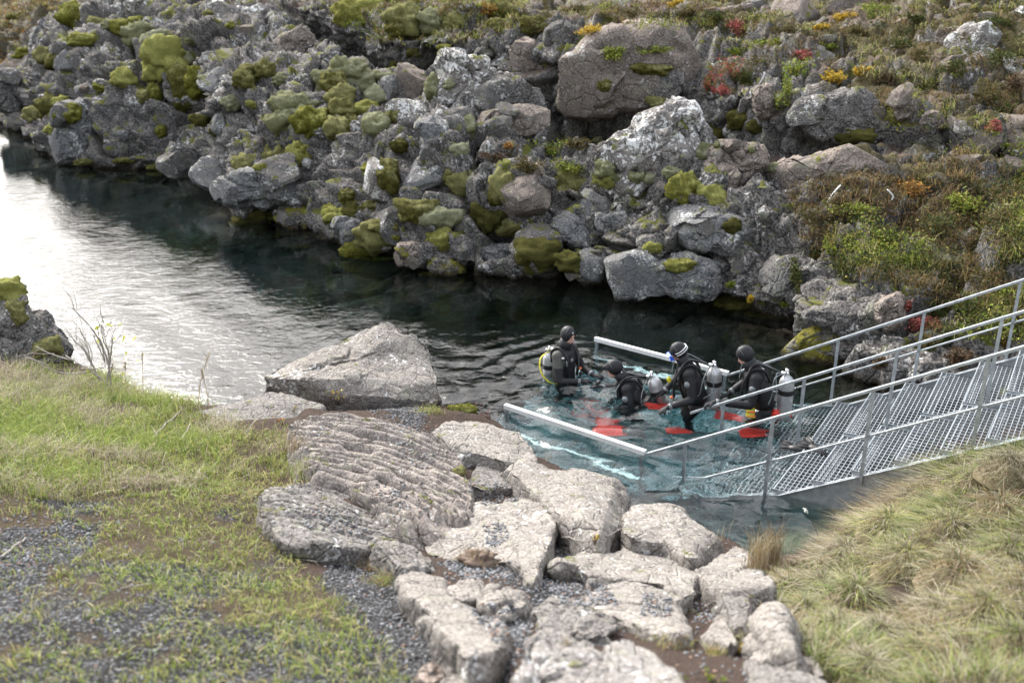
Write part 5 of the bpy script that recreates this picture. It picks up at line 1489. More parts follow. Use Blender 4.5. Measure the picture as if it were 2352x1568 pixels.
# gravel: single pebbles, far too many to count
ico_v = np.array([[0, 0, 1], [.89, 0, .45], [.28, .85, .45], [-.72, .53, .45], [-.72, -.53, .45], [.28, -.85, .45], [.72, .53, -.45], [-.28, .85, -.45], [-.89, 0, -.45], [-.28, -.85, -.45], [.72, -.53, -.45], [0, 0, -1]])
ico_f = np.array([[0, 1, 2], [0, 2, 3], [0, 3, 4], [0, 4, 5], [0, 5, 1], [1, 6, 2], [2, 7, 3], [3, 8, 4], [4, 9, 5], [5, 10, 1], [2, 6, 7], [3, 7, 8], [4, 8, 9], [5, 9, 10], [1, 10, 6], [6, 11, 7], [7, 11, 8], [8, 11, 9], [9, 11, 10], [10, 11, 6]])
def pebbles(name, label, P, S, rng):
    n = len(P)
    sc_ = S[:, None] * rng.uniform(0.75, 1.25, (n, 3)); sc_[:, 2] *= 0.65
    a = rng.uniform(0, 6.28, n)
    v = ico_v[None] * sc_[:, None] * (1 + 0.12 * rng.normal(size=(n, 12, 1)))
    x, y = v[..., 0] * np.cos(a)[:, None] - v[..., 1] * np.sin(a)[:, None], v[..., 0] * np.sin(a)[:, None] + v[..., 1] * np.cos(a)[:, None]
    v = np.stack([x, y, v[..., 2]], -1) + P[:, None]
    f = (np.arange(n) * 12)[:, None, None] + ico_f[None]
    g = rng.beta(2, 3.2, n)
    c = np.array([.045, .046, .05]) * (1 - g)[:, None] + np.array([.36, .37, .39]) * g[:, None]
    c = np.where((rng.random(n) < 0.08)[:, None], np.array([.26, .17, .13]), c)
    return tag(link(name, mesh_np(name, v.reshape(-1, 3), f.reshape(-1, 3), True, np.repeat(c, 12, 0)), M['pebble']), label, 'gravel', kind='stuff')
P = plan(170000, -6, 4.2, 3.0, 12.6, rg)
uv = to_uv(P)
den = np.zeros(len(P))
for g in GRAVEL: den = np.maximum(den, inpoly(uv + rg.normal(size=uv.shape) * 8, g))
den = np.maximum(den, 0.30 * inpoly(uv, LAWN) * (uv[:, 1] > 1130) * (fbm(P * np.array([1.4, 1.4, 0]), 4, 99) < 0.25))
den = np.maximum(den, 0.16 * inpoly(uv, ROCKZONE))
keep = (rg.random(len(P)) < den * 0.62) & (uv[:, 0] > -200)
P = P[keep]; S = rg.uniform(.005, .0125, len(P)); P[:, 2] += S * 0.25
if len(P) > 9000: P, S = P[:9000], S[:9000] * 1.08
pebbles('gravel', 'grey rounded pebbles of the gravel strips between grass and rocks', P, S, rg)
# pebbles caught on the rocks
POCK = [([(860, 1110), (960, 1090), (1000, 1160), (930, 1200), (850, 1170)], 420), ([(940, 1010), (1010, 1050), (980, 1080), (900, 1050)], 260), ([(1110, 1205), (1160, 1200), (1170, 1240), (1120, 1265)], 220), ([(1060, 1110), (1200, 1110), (1190, 1150), (1110, 1160)], 420),
        ([(640, 1160), (800, 1170), (860, 1230), (720, 1220)], 420), ([(1010, 1290), (1180, 1290), (1180, 1330), (1060, 1330)], 520), ([(1060, 1380), (1180, 1390), (1240, 1420), (1190, 1480), (1150, 1490)], 700), ([(1230, 1330), (1390, 1330), (1420, 1390), (1300, 1390)], 500),
        ([(1480, 1360), (1540, 1370), (1540, 1420), (1470, 1410)], 180), ([(1580, 1380), (1640, 1390), (1650, 1430), (1590, 1430)], 120), ([(880, 930), (970, 950), (960, 990), (880, 970)], 260)]
pp = []
for poly, k in POCK:
    poly = np.asarray(poly, float); lo, hi = poly.min(0), poly.max(0)
    while k > 0:
        q = rg.uniform(lo, hi); k -= 1
        if not inpoly(q[None], poly)[0]: continue
        h = CAST.hit(*q)
        if h is not None and h[1][2] > 0.75: pp.append(h[0])
P = np.array(pp); S = rg.uniform(.006, .014, len(P)); P[:, 2] += S * 0.3
pebbles('loose_pebbles', 'grey pebbles caught in hollows of the shore rocks', P, S, rg)

# ------------------------------------------------------------------ divers
def unit(a):
    a = np.asarray(a, float)
    return a / max(np.linalg.norm(a), 1e-9)
def loft(mb, pts, rx, ry, xax, n=20):
    """closed tube with elliptical rings; xax: the wide axis"""
    pts = np.asarray(pts, float)
    t = np.gradient(pts, axis=0)
    ang = np.arange(n) * 2 * math.pi / n
    V = []
    for k in range(len(pts)):
        z = unit(t[k]); x = unit(np.asarray(xax) - z * np.dot(xax, z)); y = np.cross(z, x)
        V.append(pts[k] + rx[k] * np.cos(ang)[:, None] * x + ry[k] * np.sin(ang)[:, None] * y)
    V = np.concatenate(V)
    base = mb.n
    mb.add(V, grid_faces(len(pts), n, True))
    for ring, flip in ((0, True), (len(pts) - 1, False)):
        c = V[ring * n:(ring + 1) * n].mean(0)
        mb.v.append(c[None]); ci = mb.n; mb.n += 1
        i, j = base + ring * n + np.arange(n), base + ring * n + (np.arange(n) + 1) % n
        mb.f[3].append(np.stack([j, i, np.full(n, ci)], 1) if flip else np.stack([i, j, np.full(n, ci)], 1))
def curve(pts, n=18):
    """smooth line through points (Catmull-Rom)"""
    p = np.asarray(pts, float)
    p = np.concatenate([[2 * p[0] - p[1]], p, [2 * p[-1] - p[-2]]])
    out = []
    for i in range(1, len(p) - 2):
        for t in np.linspace(0, 1, n, endpoint=False):
            a, b, c, d = p[i - 1], p[i], p[i + 1], p[i + 2]
            out.append(0.5 * (2 * b + (c - a) * t + (2 * a - 5 * b + 4 * c - d) * t * t + (3 * b - a - 3 * c + d) * t ** 3))
    out.append(p[-2])
    return np.array(out)
def taper(mb, a, b, ra, rb, bulge=0.0, n=12):
    a, b = np.asarray(a, float), np.asarray(b, float)
    ts = np.array([-0.12, 0, 0.2, 0.45, 0.7, 1.0, 1.08])
    L = np.linalg.norm(b - a)
    r = ra + (rb - ra) * np.clip(ts, 0, 1) + bulge * np.sin(np.pi * np.clip(ts, 0, 1))
    r[0] *= 0.55; r[-1] *= 0.6
    mb.tube([a + (b - a) * (t if 0 <= t <= 1 else (-ra * 0.6 / L if t < 0 else 1 + rb * 0.5 / L)) for t in ts], r, n)
def hand(mb, wrist, dirv, palm_n, curl=0.6, side=1, s=1.0):
    """palm, four unequal fingers bent at the knuckles, thumb off the palm's side"""
    d, nrm = unit(dirv), unit(palm_n)
    nrm = unit(nrm - d * np.dot(nrm, d))
    w = np.cross(d, nrm) * side
    pc = wrist + d * 0.055 * s
    loft(mb, [wrist, wrist + d * 0.03 * s, wrist + d * 0.07 * s, wrist + d * 0.10 * s], np.array([.030, .040, .046, .040]) * s, np.array([.024, .022, .020, .014]) * s, w, 12)
    for k, (o, ln) in enumerate(((-.033, .072), (-.011, .082), (.011, .078), (.033, .062))):
        b = wrist + (d * 0.095 + w * o) * s
        j1 = b + unit(d + nrm * curl * 0.6 + w * o * 2) * ln * 0.5 * s
        j2 = j1 + unit(d * (1 - curl * 0.8) + nrm * (curl * 1.3)) * ln * 0.38 * s
        j3 = j2 + unit(d * (0.4 - curl) + nrm * (curl * 1.5)) * ln * 0.28 * s
        mb.tube([b, j1, j2, j3], np.array([.0125, .0118, .011, .009]) * s, 8)
    b = wrist + (d * 0.035 - w * 0.038) * s
    j1 = b + unit(-w + d * 0.9 + nrm * 0.4) * 0.042 * s
    j2 = j1 + unit(-w * 0.3 + d + nrm * 0.6) * 0.032 * s
    mb.tube([b, j1, j2], np.array([.015, .0135, .011]) * s, 8)
def remesh(mb, name, voxel=0.0125, smooth=4):
    v, f = mb.data()
    me = mesh_np('tmp', v, f)
    ob = bpy.data.objects.new('tmp', me)
    COL.objects.link(ob)
    r = ob.modifiers.new('r', 'REMESH'); r.mode = 'VOXEL'; r.voxel_size = voxel; r.use_smooth_shade = True
    s = ob.modifiers.new('s', 'SMOOTH'); s.iterations = smooth; s.factor = 0.5
    dg = bpy.context.evaluated_depsgraph_get()
    out = bpy.data.meshes.new_from_object(ob.evaluated_get(dg))
    out.name = name
    bpy.data.objects.remove(ob)
    bpy.data.meshes.remove(me)
    return out
def frame(z, x):
    z = unit(z); x = unit(np.asarray(x) - z * np.dot(x, z)); y = np.cross(z, x)
    return np.stack([x, y, z], 1)
def mat4(R, c):
    m = np.eye(4); m[:3, :3] = R; m[:3, 3] = c
    return m

def fin(parent, c, dirv, nrm, base, blade='fin_red', L=0.40, name='fin', label=None):
    """foot pocket and a flared ribbed blade"""
    d = unit(dirv); n = unit(np.asarray(nrm) - d * np.dot(nrm, d)); w = np.cross(n, d)
    ts = np.linspace(0, 1, 9)
    wid = np.interp(ts, [0, .2, .6, .92, 1], [.05, .075, .105, .115, .10])
    top, bot = [], []
    V = []
    for t, h in zip(ts, wid):
        for sx in (-1, -.55, 0, .55, 1):
            z = 0.010 * (1 - t * 0.6) + (0.012 if abs(sx) == 1 else 0.004 if sx == 0 else 0)
            V.append(c + d * L * t + w * h * sx + n * z)
    V = np.array(V)
    m = len(ts)
    low = V - n * 0.014
    f = grid_faces(m, 5)
    g = f[:, ::-1] + len(V)
    rim = []
    for k in range(m - 1):
        rim += [[k * 5, (k + 1) * 5, (k + 1) * 5 + len(V), k * 5 + len(V)], [k * 5 + 4, k * 5 + 4 + len(V), (k + 1) * 5 + 4 + len(V), (k + 1) * 5 + 4]]
    e = (m - 1) * 5
    for k in range(4):
        rim += [[e + k, e + k + 1, e + k + 1 + len(V), e + k + len(V)], [k, k + len(V), k + 1 + len(V), k + 1]]
    me = mesh_np('blade', np.concatenate([V, low]) - base, np.concatenate([f, g, np.array(rim)]), False)
    mb = MB()
    loft(mb, [c - d * .24, c - d * .16, c - d * .04, c + d * .06], [.035, .046, .052, .045], [.03, .045, .042, .018], w, 12)
    if parent is None:
        return me, mb, d, n, w
    o = part(mb, name, M['black_plastic'], parent, True, base)
    if label: o['label'] = label
    b = link('blade', me, M[blade], o)
    return o

def diver(label, pelvis, spine_dir, face, right, look, arms, legs, fins, opts):
    pelvis = np.asarray(pelvis, float)
    U, F, R_ = unit(spine_dir), unit(face), unit(right)
    F = unit(F - U * np.dot(F, U)); R_ = unit(np.cross(F, U))
    P = lambda r, u, f: pelvis + R_ * r + U * u + F * f
    root = empty('person', (pelvis[0], pelvis[1], opts['feet']), label, 'person', 'divers at the underwater platform')
    base = np.array(root.location)
    mb = MB()
    # torso, shoulders, neck
    loft(mb, [P(0, -.12, 0), P(0, -.04, 0), P(0, .08, 0), P(0, .20, .005), P(0, .34, .01), P(0, .44, 0), P(0, .50, -.01), P(0, .54, -.01)], [.13, .175, .165, .165, .195, .205, .16, .09], [.10, .125, .115, .115, .135, .125, .10, .07], R_, 24)
    look = unit(look)
    nb = P(0, .50, -.005)
    hc = nb + unit(U * 0.8 + look * 0.35 + np.array([0, 0, .35])) * 0.225
    hup = unit(U * 0.45 + np.array([0, 0, .55]))
    hup = unit(hup - look * np.dot(hup, look))
    hrt = np.cross(look, hup)
    HR = np.stack([hrt, look, hup], 1)
    mb.tube([nb - U * 0.05, nb + (hc - nb) * 0.5, hc - hup * 0.03], [.075, .064, .062], 14)
    mb.ball(hc + hup * 0.02 - look * 0.008, (.077, .096, .102), 18, 12, HR)
    mb.ball(hc - hup * 0.055 + look * 0.030, (.060, .066, .068), 16, 10, HR)
    mb.ball(hc - hup * 0.022 + look * 0.103, (.013, .017, .024), 10, 8, HR)        # nose
    mb.ball(hc - hup * 0.068 + look * 0.088, (.022, .014, .012), 10, 8, HR)        # lips
    mb.ball(hc + hup * 0.016 + look * 0.080, (.05, .017, .012), 10, 8, HR)         # brow
    for s in (-1, 1):
        mb.ball(hc + hrt * 0.078 * s - hup * 0.01, (.010, .020, .030), 8, 8, HR)   # ears
    for s, (el, wr, hd, pn, curl) in zip((-1, 1), arms):
        sh = P(.185 * s, .445, 0)
        el, wr = np.asarray(el, float), np.asarray(wr, float)
        mb.ball(sh, .078, 14, 10)
        taper(mb, sh, el, .072, .054, .006)
        taper(mb, el, wr, .054, .037, .006)
        hand(mb, wr, hd, pn, curl, s)
    for s, (kn, an, toe) in zip((-1, 1), legs):
        hp = P(.095 * s, -.05, 0)
        taper(mb, hp, kn, .105, .072, .008)
        taper(mb, kn, an, .070, .048, .014)
        taper(mb, an, toe, .048, .036, .006)
    me = remesh(mb, 'body')
    n = len(me.vertices)
    co = np.empty(n * 3, np.float32); me.vertices.foreach_get('co', co); co = co.reshape(-1, 3)
    pc = np.empty(len(me.polygons) * 3, np.float32); me.polygons.foreach_get('center', pc); pc = pc.reshape(-1, 3)
    rel = (pc - hc) @ HR
    skin = (rel[:, 1] > 0.01) & (np.abs(rel[:, 0]) < .068) & (rel[:, 2] < .062) & (rel[:, 2] > -.13) & (np.linalg.norm(rel, axis=1) < .16)
    shg = np.zeros(len(pc), bool)
    if opts.get('grey_sleeve'):
        shg = (np.linalg.norm(pc - P(.19, .40, .02), axis=1) < .14) | (np.linalg.norm(pc - P(-.19, .40, .02), axis=1) < .12)
    me.polygons.foreach_set('material_index', np.where(skin, 1, np.where(shg, 2, 0)).astype(np.int32))
    me.vertices.foreach_set('co', (co - base).astype(np.float32).ravel())
    for m in ('neoprene', 'skin', 'suit_grey'): me.materials.append(M[m])
    link('body', me, None, root)
    # hood with an opening for the face
    th, an_ = np.linspace(0.0, math.pi, 26), np.arange(36) * 2 * math.pi / 36
    s = np.stack([np.sin(th)[:, None] * np.cos(an_), np.sin(th)[:, None] * np.sin(an_), np.repeat(np.cos(th)[:, None], 36, 1)], -1).reshape(-1, 3)
    hv = s * np.array([.094, .113, .122]) + np.array([0, -.006, .012])
    lowm = hv[:, 2] < -0.03
    hv[lowm, 0] *= 0.9
    ff_ = grid_faces(26, 36, True)
    fc = hv[ff_].mean(1)
    open_ = (fc[:, 1] > 0.045) & (((fc[:, 0] / .060) ** 2 + ((fc[:, 2] + .018) / .068) ** 2) < 1)
    hw = hv @ HR.T + hc
    hood = link('hood', mesh_np('hood', hw - base, ff_[~open_][:, ::-1]), M['hood_rubber'], root)
    so_ = hood.modifiers.new('thick', 'SOLIDIFY'); so_.thickness = 0.007; so_.offset = -1
    cb = MB(); cb.tube([nb - U * .03 + F * .0, nb + (hc - nb) * .35, nb + (hc - nb) * .7], [.105, .088, .088], 20)
    part(cb, 'hood_collar', M['hood_rubber'], root, True, base)
    # seam line and badge on the hood
    sm = MB(); a = np.linspace(-1.25, 1.25, 15)
    sm.tube([hc + HR @ np.array([.097 * math.sin(x), .02 + .0 * x, .012 + .125 * math.cos(x)]) for x in a], .0022, 5)
    part(sm, 'hood_seam', M['grey_valve'], root, True, base)
    for s_ in (-1, 1):
        eb = MB(); eb.ball(hc + HR @ np.array([.030 * s_, .086, .002]), (.011, .007, .006), 8, 6, HR)
        part(eb, 'eye', M['eye_dark'], root, True, base)
    lb = MB(); lb.ball(hc + HR @ np.array([0, .097, -.069]), (.020, .008, .006), 8, 6, HR)
    part(lb, 'mouth', M['lips'], root, True, base)
    # vest and harness
    vb = MB()
    loft(vb, [P(0, -.02, -.01), P(0, .06, -.015), P(0, .18, -.015), P(0, .30, -.015), P(0, .37, -.03), P(0, .41, -.05)], [.185, .192, .192, .198, .17, .12], [.140, .146, .146, .140, .11, .07], R_, 28)
    part(vb, 'buoyancy_vest', M['vest_nylon'], root, True, base)
    for s_ in (-1, 1):
        st = MB(); st.tube(curve([P(.11 * s_, .10, .135), P(.125 * s_, .32, .145), P(.13 * s_, .47, .09), P(.12 * s_, .545, -.02), P(.10 * s_, .46, -.14), P(.08 * s_, .30, -.16)], 6), .020, 8)
        part(st, 'shoulder_strap', M['vest_nylon'], root, True, base)
    # cylinder
    tax = unit(U * opts.get('tank_mix', .5) + np.array([0, 0, 1]) * (1 - opts.get('tank_mix', .5)))
    tc = P(0, .10, -.255) + np.asarray(opts.get('tank_off', (0, 0, 0)))
    TR = frame(tax, R_)
    tb = MB(); tb.lathe([(0, -.36), (.06, -.362), (.086, -.35), (.095, -.322), (.0965, 0), (.0965, .19), (.092, .225), (.080, .258), (.060, .285), (.034, .303), (.024, .318), (.024, .335), (0, .337)], 28, mat4(TR, tc))
    tank = part(tb, 'air_cylinder', M['tank_silver'], root, True, base)
    bb = MB(); bb.lathe([(.0972, .055), (.1005, .06), (.1005, .118), (.0972, .123)], 28, mat4(TR, tc)); part(bb, 'cylinder_strap', M['vest_nylon'], tank, True, base)
    kb = MB()
    vt = tc + tax * .352
    kb.lathe([(0, -.02), (.019, -.02), (.019, .030), (.012, .036), (0, .037)], 12, mat4(TR, vt))
    kb.tube([vt + TR[:, 0] * -.06, vt + TR[:, 0] * .05], .012, 10)
    kb.lathe([(0, -.016), (.022, -.016), (.024, 0), (.022, .016), (0, .016)], 12, mat4(frame(TR[:, 0], tax), vt + TR[:, 0] * .065))
    kb.lathe([(0, -.03), (.026, -.03), (.028, .0), (.026, .022), (.012, .034), (0, .035)], 14, mat4(frame(-TR[:, 1] if np.dot(TR[:, 1], F) < 0 else TR[:, 1], tax), vt + F * .055))
    part(kb, 'valve', M['chrome'], tank, True, base)
    fs = vt + F * .06
    # hoses
    hs = opts['hoses'](P, fs, hc)
    for pts, r, mt in hs:
        h_ = MB(); h_.tube(curve(pts, 8), r, 7)
        part(h_, 'hose', M[mt], root, True, base)
    # dry-suit valves
    for (c, nrm, r) in opts['valves'](P):
        v_ = MB(); v_.lathe([(0, .020), (r * .5, .019), (r * .62, .012), (r * .95, .008), (r, 0), (r, -.01)][::-1], 16, mat4(frame(nrm, U), c)); part(v_, 'suit_valve', M['grey_valve'], root, True, base)
    for (c, r, mt, nm) in opts.get('bits', lambda P, hc, HR: [])(P, hc, HR):
        b_ = MB(); b_.ball(c, r, 12, 8, np.stack([R_, F, U], 1)); part(b_, nm, M[mt], root, True, base)
    # wrist seals
    for s_, (el, wr, hd, pn, curl) in zip((-1, 1), arms):
        w_ = MB(); d_ = unit(np.asarray(wr) - np.asarray(el)); w_.tube([wr - d_ * .055, wr - d_ * .018], [.047, .045], 14); part(w_, 'glove_cuff', M['grey_valve'], root, True, base)
    for fa in fins:
        fin(root, *[np.asarray(x, float) for x in fa], base)
    return root, hc, HR, P, base

def at_under(u, v, depth):
    # the point seen through the flat water surface at that pixel, at that depth
    p = at_z(u, v, 0.0); d = ray(u, v); hd = unit(np.array([d[0], d[1], 0]))
    ci = math.hypot(d[0], d[1]) / np.linalg.norm(d); s_ = ci / 1.333
    return p + hd * depth * s_ / math.sqrt(1 - s_ * s_) + np.array([0, 0, -depth])
def V3(*a): return np.array(a, float)
DOWN = V3(0, 0, -1)
# --- 1: chest deep, facing the others
x, y = at_z(1297, 862, 0)[:2]
F1 = unit(V3(.80, -.60, 0)); R1 = unit(V3(-.60, -.80, 0))
pel = V3(x, y, -.10)
Q = lambda r, u, f: pel + R1 * r + V3(0, 0, u) + F1 * f
def hoses1(P, fs, hc):
    return [([fs, P(.26, .40, -.22), P(.34, .22, -.16), P(.31, .08, -.02), P(.22, .02, .10)], .0105, 'yellow_hose'),
            ([fs, P(.22, .46, -.16), P(.27, .30, .02), P(.20, .12, .14)], .006, 'grey_valve'), ([fs, P(-.12, .58, -.08), P(-.16, .48, .10), P(-.10, .32, .17), P(-.06, .22, .19)], .014, 'black_plastic'),
            ([P(.10, .02, .16), P(.14, .05, .20), P(.18, .03, .17), P(.16, -.02, .15)], .010, 'yellow_hose')]
diver('diver in black suit with a yellow hose, facing the other divers', pel, V3(-.02, .02, 1), F1, R1, unit(V3(.74, -.66, -.16)),
      [(Q(-.27, .16, .12), Q(-.17, .14, .36), unit(F1 + V3(.2, 0, .1)), V3(.2, .3, -1), .7), (Q(.27, .12, .10), Q(.08, .12, .34), unit(F1 * .6 - R1 * .7 + V3(0, 0, .12)), V3(0, .1, -1), .8)],
      [(Q(-.12, -.45, .06), Q(-.13, -.84, 0), Q(-.14, -.90, .16)), (Q(.12, -.45, .06), Q(.13, -.84, 0), Q(.14, -.90, .16))],
      [(Q(-.14, -.90, .20), F1 + V3(0, 0, -.05), V3(0, 0, 1)), (Q(.14, -.90, .20), F1 + V3(0, 0, -.05), V3(0, 0, 1))],
      dict(feet=-.93, hoses=hoses1, grey_sleeve=True, tank_mix=.9, valves=lambda P: [(P(.02, .36, .137), F1, .03)],
           bits=lambda P, hc, HR: [(P(-.10, .22, .20), (.02, .02, .018), 'orange_plastic', 'inflator_button'), (hc + HR @ np.array([.035, .100, .085]), (.010, .006, .014), 'strap_white', 'hood_badge'), (P(.0, .40, .128), (.014, .006, .010), 'strap_white', 'chest_badge'),
                                   (P(.17, .43, .09), (.028, .02, .012), 'strap_white', 'buckle'), (P(.15, .34, .138), (.010, .012, .05), 'chrome', 'clip'), (P(-.04, .17, .24), (.035, .02, .035), 'black_plastic', 'gauge')]))
# --- 2: shoulder deep, leaning forward
x, y = at_z(1468, 905, 0)[:2]
F2 = unit(V3(-.97, .10, 0)); R2 = unit(V3(.10, .97, 0))
pel = V3(x + .06, y, -.24)
sp2 = unit(F2 * .52 + V3(0, 0, .85))
Q2 = lambda r, u, f: pel + R2 * r + V3(0, 0, u) + F2 * f
def hoses2(P, fs, hc):
    return [([fs, P(-.12, .54, -.02), P(-.20, .50, .14), P(-.22, .34, .26)], .007, 'grey_valve'), ([fs, P(.12, .60, -.02), hc + V3(.02, .10, .09), hc + V3(-.15, .12, -.02)], .006, 'grey_valve'),
            ([fs, P(-.26, .30, -.14), P(-.28, .10, -.04)], .006, 'grey_valve'), ([fs, P(-.13, .57, -.06), P(-.15, .50, .10), P(-.12, .34, .20)], .014, 'black_plastic')]
shL = pel + sp2 * .44 - R2 * .19
diver('diver sunk to the shoulders with only a round cylinder top showing', pel, sp2, F2, R2, unit(V3(-.86, -.05, -.50)),
      [(shL + V3(.06, -.09, -.27), shL + V3(-.24, -.13, -.30), unit(V3(-.95, .10, .22)), V3(0, 0, -1), .55), (pel + sp2 * .42 + R2 * .26 + F2 * .14 + V3(0, 0, -.14), pel + sp2 * .42 + R2 * .16 + F2 * .36 + V3(0, 0, -.12), unit(V3(-.9, .0, .2)), V3(0, 0, -1), .8)],
      [(Q2(-.12, -.30, .30), Q2(-.13, -.56, -.02), Q2(-.14, -.60, .12)), (Q2(.12, -.30, .30), Q2(.13, -.56, -.02), Q2(.14, -.60, .12))],
      [(at_under(1440, 990, .42), V3(-.85, .10, .10), V3(0, -.3, 1)), (at_under(1432, 965, .62), V3(-.9, -.2, .08), V3(0, -.2, 1))],
      dict(feet=-1.05, hoses=hoses2, tank_mix=.62, tank_off=(.05, 0, -.02), valves=lambda P: [(shL + V3(-.03, -.082, -.10), unit(V3(-.25, -.92, .25)), .042)],
           bits=lambda P, hc, HR: [(hc + HR @ np.array([-.085, -.06, -.06]), (.016, .008, .012), 'strap_white', 'hood_badge'), (pel + sp2 * .42 + R2 * .18 + F2 * .40 + V3(0, 0, -.05), (.05, .04, .03), 'black_plastic', 'mask'), (P(-.02, .40, .17), (.014, .014, .02), 'strap_white', 'zip_pull')]))
# --- 3: waist deep with a blue mask
x, y = at_z(1592, 928, 0)[:2]
F3 = unit(V3(-.97, .05, 0)); R3 = unit(V3(.05, .97, 0))
pel = V3(x + .03, y + .03, .06)
sp3 = unit(F3 * .30 + V3(0, 0, .95))
Q3 = lambda r, u, f: pel + R3 * r + V3(0, 0, u) + F3 * f
shL3 = pel + sp3 * .445 - R3 * .185
def hoses3(P, fs, hc):
    return [([fs, P(-.10, .60, -.06), P(-.17, .52, .10), P(-.17, .34, .22), P(-.13, .16, .26)], .016, 'black_plastic'), ([fs, P(.06, .64, -.04), P(.14, .56, .12), P(.10, .40, .20)], .007, 'grey_valve'),
            ([fs, P(-.22, .34, -.16), P(-.24, .16, -.06), P(-.20, .12, .06)], .007, 'grey_valve'), ([fs, P(-.17, .36, -.28), P(-.19, .14, -.25), P(-.22, .08, -.10)], .007, 'grey_valve'), ([P(-.13, .16, .26), P(-.06, .10, .28), P(.0, .08, .22)], .010, 'grey_valve')]
d3, hc3, HR3, P3, b3 = diver('diver wearing a blue mask, bending over beside the silver cylinder of the next', pel, sp3, F3, R3, unit(V3(-.82, -.10, -.56)),
      [(shL3 + V3(.06, -.10, -.31), shL3 + V3(-.27, -.14, -.40), unit(V3(-.85, -.10, -.45)), V3(.2, .3, -1), .6), (Q3(.27, .20, .22), Q3(.16, .02, .40), unit(V3(-.8, 0, -.5)), V3(0, 0, -1), .6)],
      [(Q3(-.12, -.47, .12), Q3(-.13, -.88, -.02), Q3(-.14, -.95, .12)), (Q3(.12, -.47, .12), Q3(.13, -.88, -.02), Q3(.14, -.95, .12))],
      [(at_under(1596, 992, .55), V3(-.85, .05, .12), V3(0, -.3, 1)), (at_under(1545, 930, .22), V3(-.6, -.2, .12), V3(0, -.3, 1))],
      dict(feet=-.98, hoses=hoses3, tank_mix=.12, tank_off=(.02, 0, -.02), valves=lambda P: [(shL3 + V3(-.02, -.082, -.11), unit(V3(-.25, -.95, .15)), .046), (P(.02, .34, .135), F3, .03)],
           bits=lambda P, hc, HR: [(P(-.08, .40, .26), (.022, .03, .045), 'yellow_hose', 'spare_regulator'), (P(-.15, .18, .29), (.020, .020, .020), 'orange_plastic', 'inflator_button'), (P(-.13, .08, .26), (.05, .05, .03), 'black_plastic', 'gauge')]))
mk = MB()
a = np.linspace(-2.35, 2.35, 26)
for zz, sp in ((.030, 1.0), (-.004, .97)):
    mk.tube([hc3 + HR3 @ np.array([.101 * sp * math.sin(t), -.004 - .121 * math.cos(t) * (1 if abs(t) < 1.57 else .72), zz - .0]) for t in a], .0065, 6)
part(mk, 'mask_strap', M['strap_white'], d3, True, b3)
mk = MB(); mk.box(hc3 + HR3 @ np.array([0, .128, .010]), (.15, .035, .075), HR3); mk.box(hc3 + HR3 @ np.array([0, .128, -.035]), (.05, .05, .03), HR3)
part(mk, 'mask', M['mask_blue'], d3, False, b3)
# --- 4: hip deep on the steps, hand on the middle rail
x, y = at_z(1752, 948, .02)[:2]
F4 = unit(V3(-.97, .12, 0)); R4 = unit(V3(.12, .97, 0))
pel = V3(x, y + .02, .14)
sp4 = unit(F4 * .34 + V3(0, 0, .94))
Q4 = lambda r, u, f: pel + R4 * r + V3(0, 0, u) + F4 * f
shL4 = pel + sp4 * .445 - R4 * .185
railp = rail_pt(1, 0.18, 0.03)
def hoses4(P, fs, hc):
    return [([fs, P(-.10, .60, -.06), P(-.17, .52, .08), P(-.18, .36, .20), P(-.15, .16, .24)], .016, 'black_plastic'), ([fs, P(.05, .62, -.02), P(.12, .54, .12), P(.08, .38, .20)], .007, 'grey_valve'),
            ([fs, P(-.20, .38, -.22), P(-.23, .20, -.14), P(-.24, .08, -.06)], .007, 'grey_valve'), ([fs, P(-.12, .40, -.26), P(-.20, .20, -.20), P(-.22, .10, -.14)], .007, 'grey_valve'), ([fs + V3(.03, 0, .01), fs + V3(.14, 0, .02), fs + V3(.20, .02, -.14), fs + V3(.19, .03, -.34)], .006, 'black_plastic')]
diver('diver standing hip deep on the steps with a gloved hand on the middle rail', pel, sp4, F4, R4, unit(V3(-.83, -.05, -.55)),
      [(shL4 + V3(-.05, -.09, -.33), railp - unit(V3(-.9, 0, -.25)) * .10 + V3(0, 0, .03), unit(V3(-.9, .0, -.3)), V3(0, 0, -1), .75), (Q4(.27, .18, .22), Q4(.16, .06, .42), unit(V3(-.8, 0, -.5)), V3(0, 0, -1), .6)],
      [(Q4(-.12, -.44, .16), Q4(-.13, -.82, .0), Q4(-.14, -.88, .14)), (Q4(.12, -.44, .16), Q4(.13, -.82, .0), Q4(.14, -.88, .14))],
      [(at_under(1770, 995, .38), V3(-.95, -.05, .08), V3(0, -.3, 1)), (at_under(1712, 965, .26), V3(-.75, .25, .12), V3(0, -.3, 1))],
      dict(feet=-.78, hoses=hoses4, tank_mix=.05, tank_off=(.05, -.05, -.06), valves=lambda P: [(shL4 + V3(-.05, -.078, -.11), unit(V3(-.4, -.9, .15)), .042)],
           bits=lambda P, hc, HR: [(P(-.16, .16, .26), (.020, .020, .020), 'orange_plastic', 'inflator_button'), (P(-.02, .47, -.12), (.010, .02, .02), 'strap_white', 'shoulder_badge'), (P(-.20, .02, .10), (.025, .03, .02), 'chrome', 'clip')]))
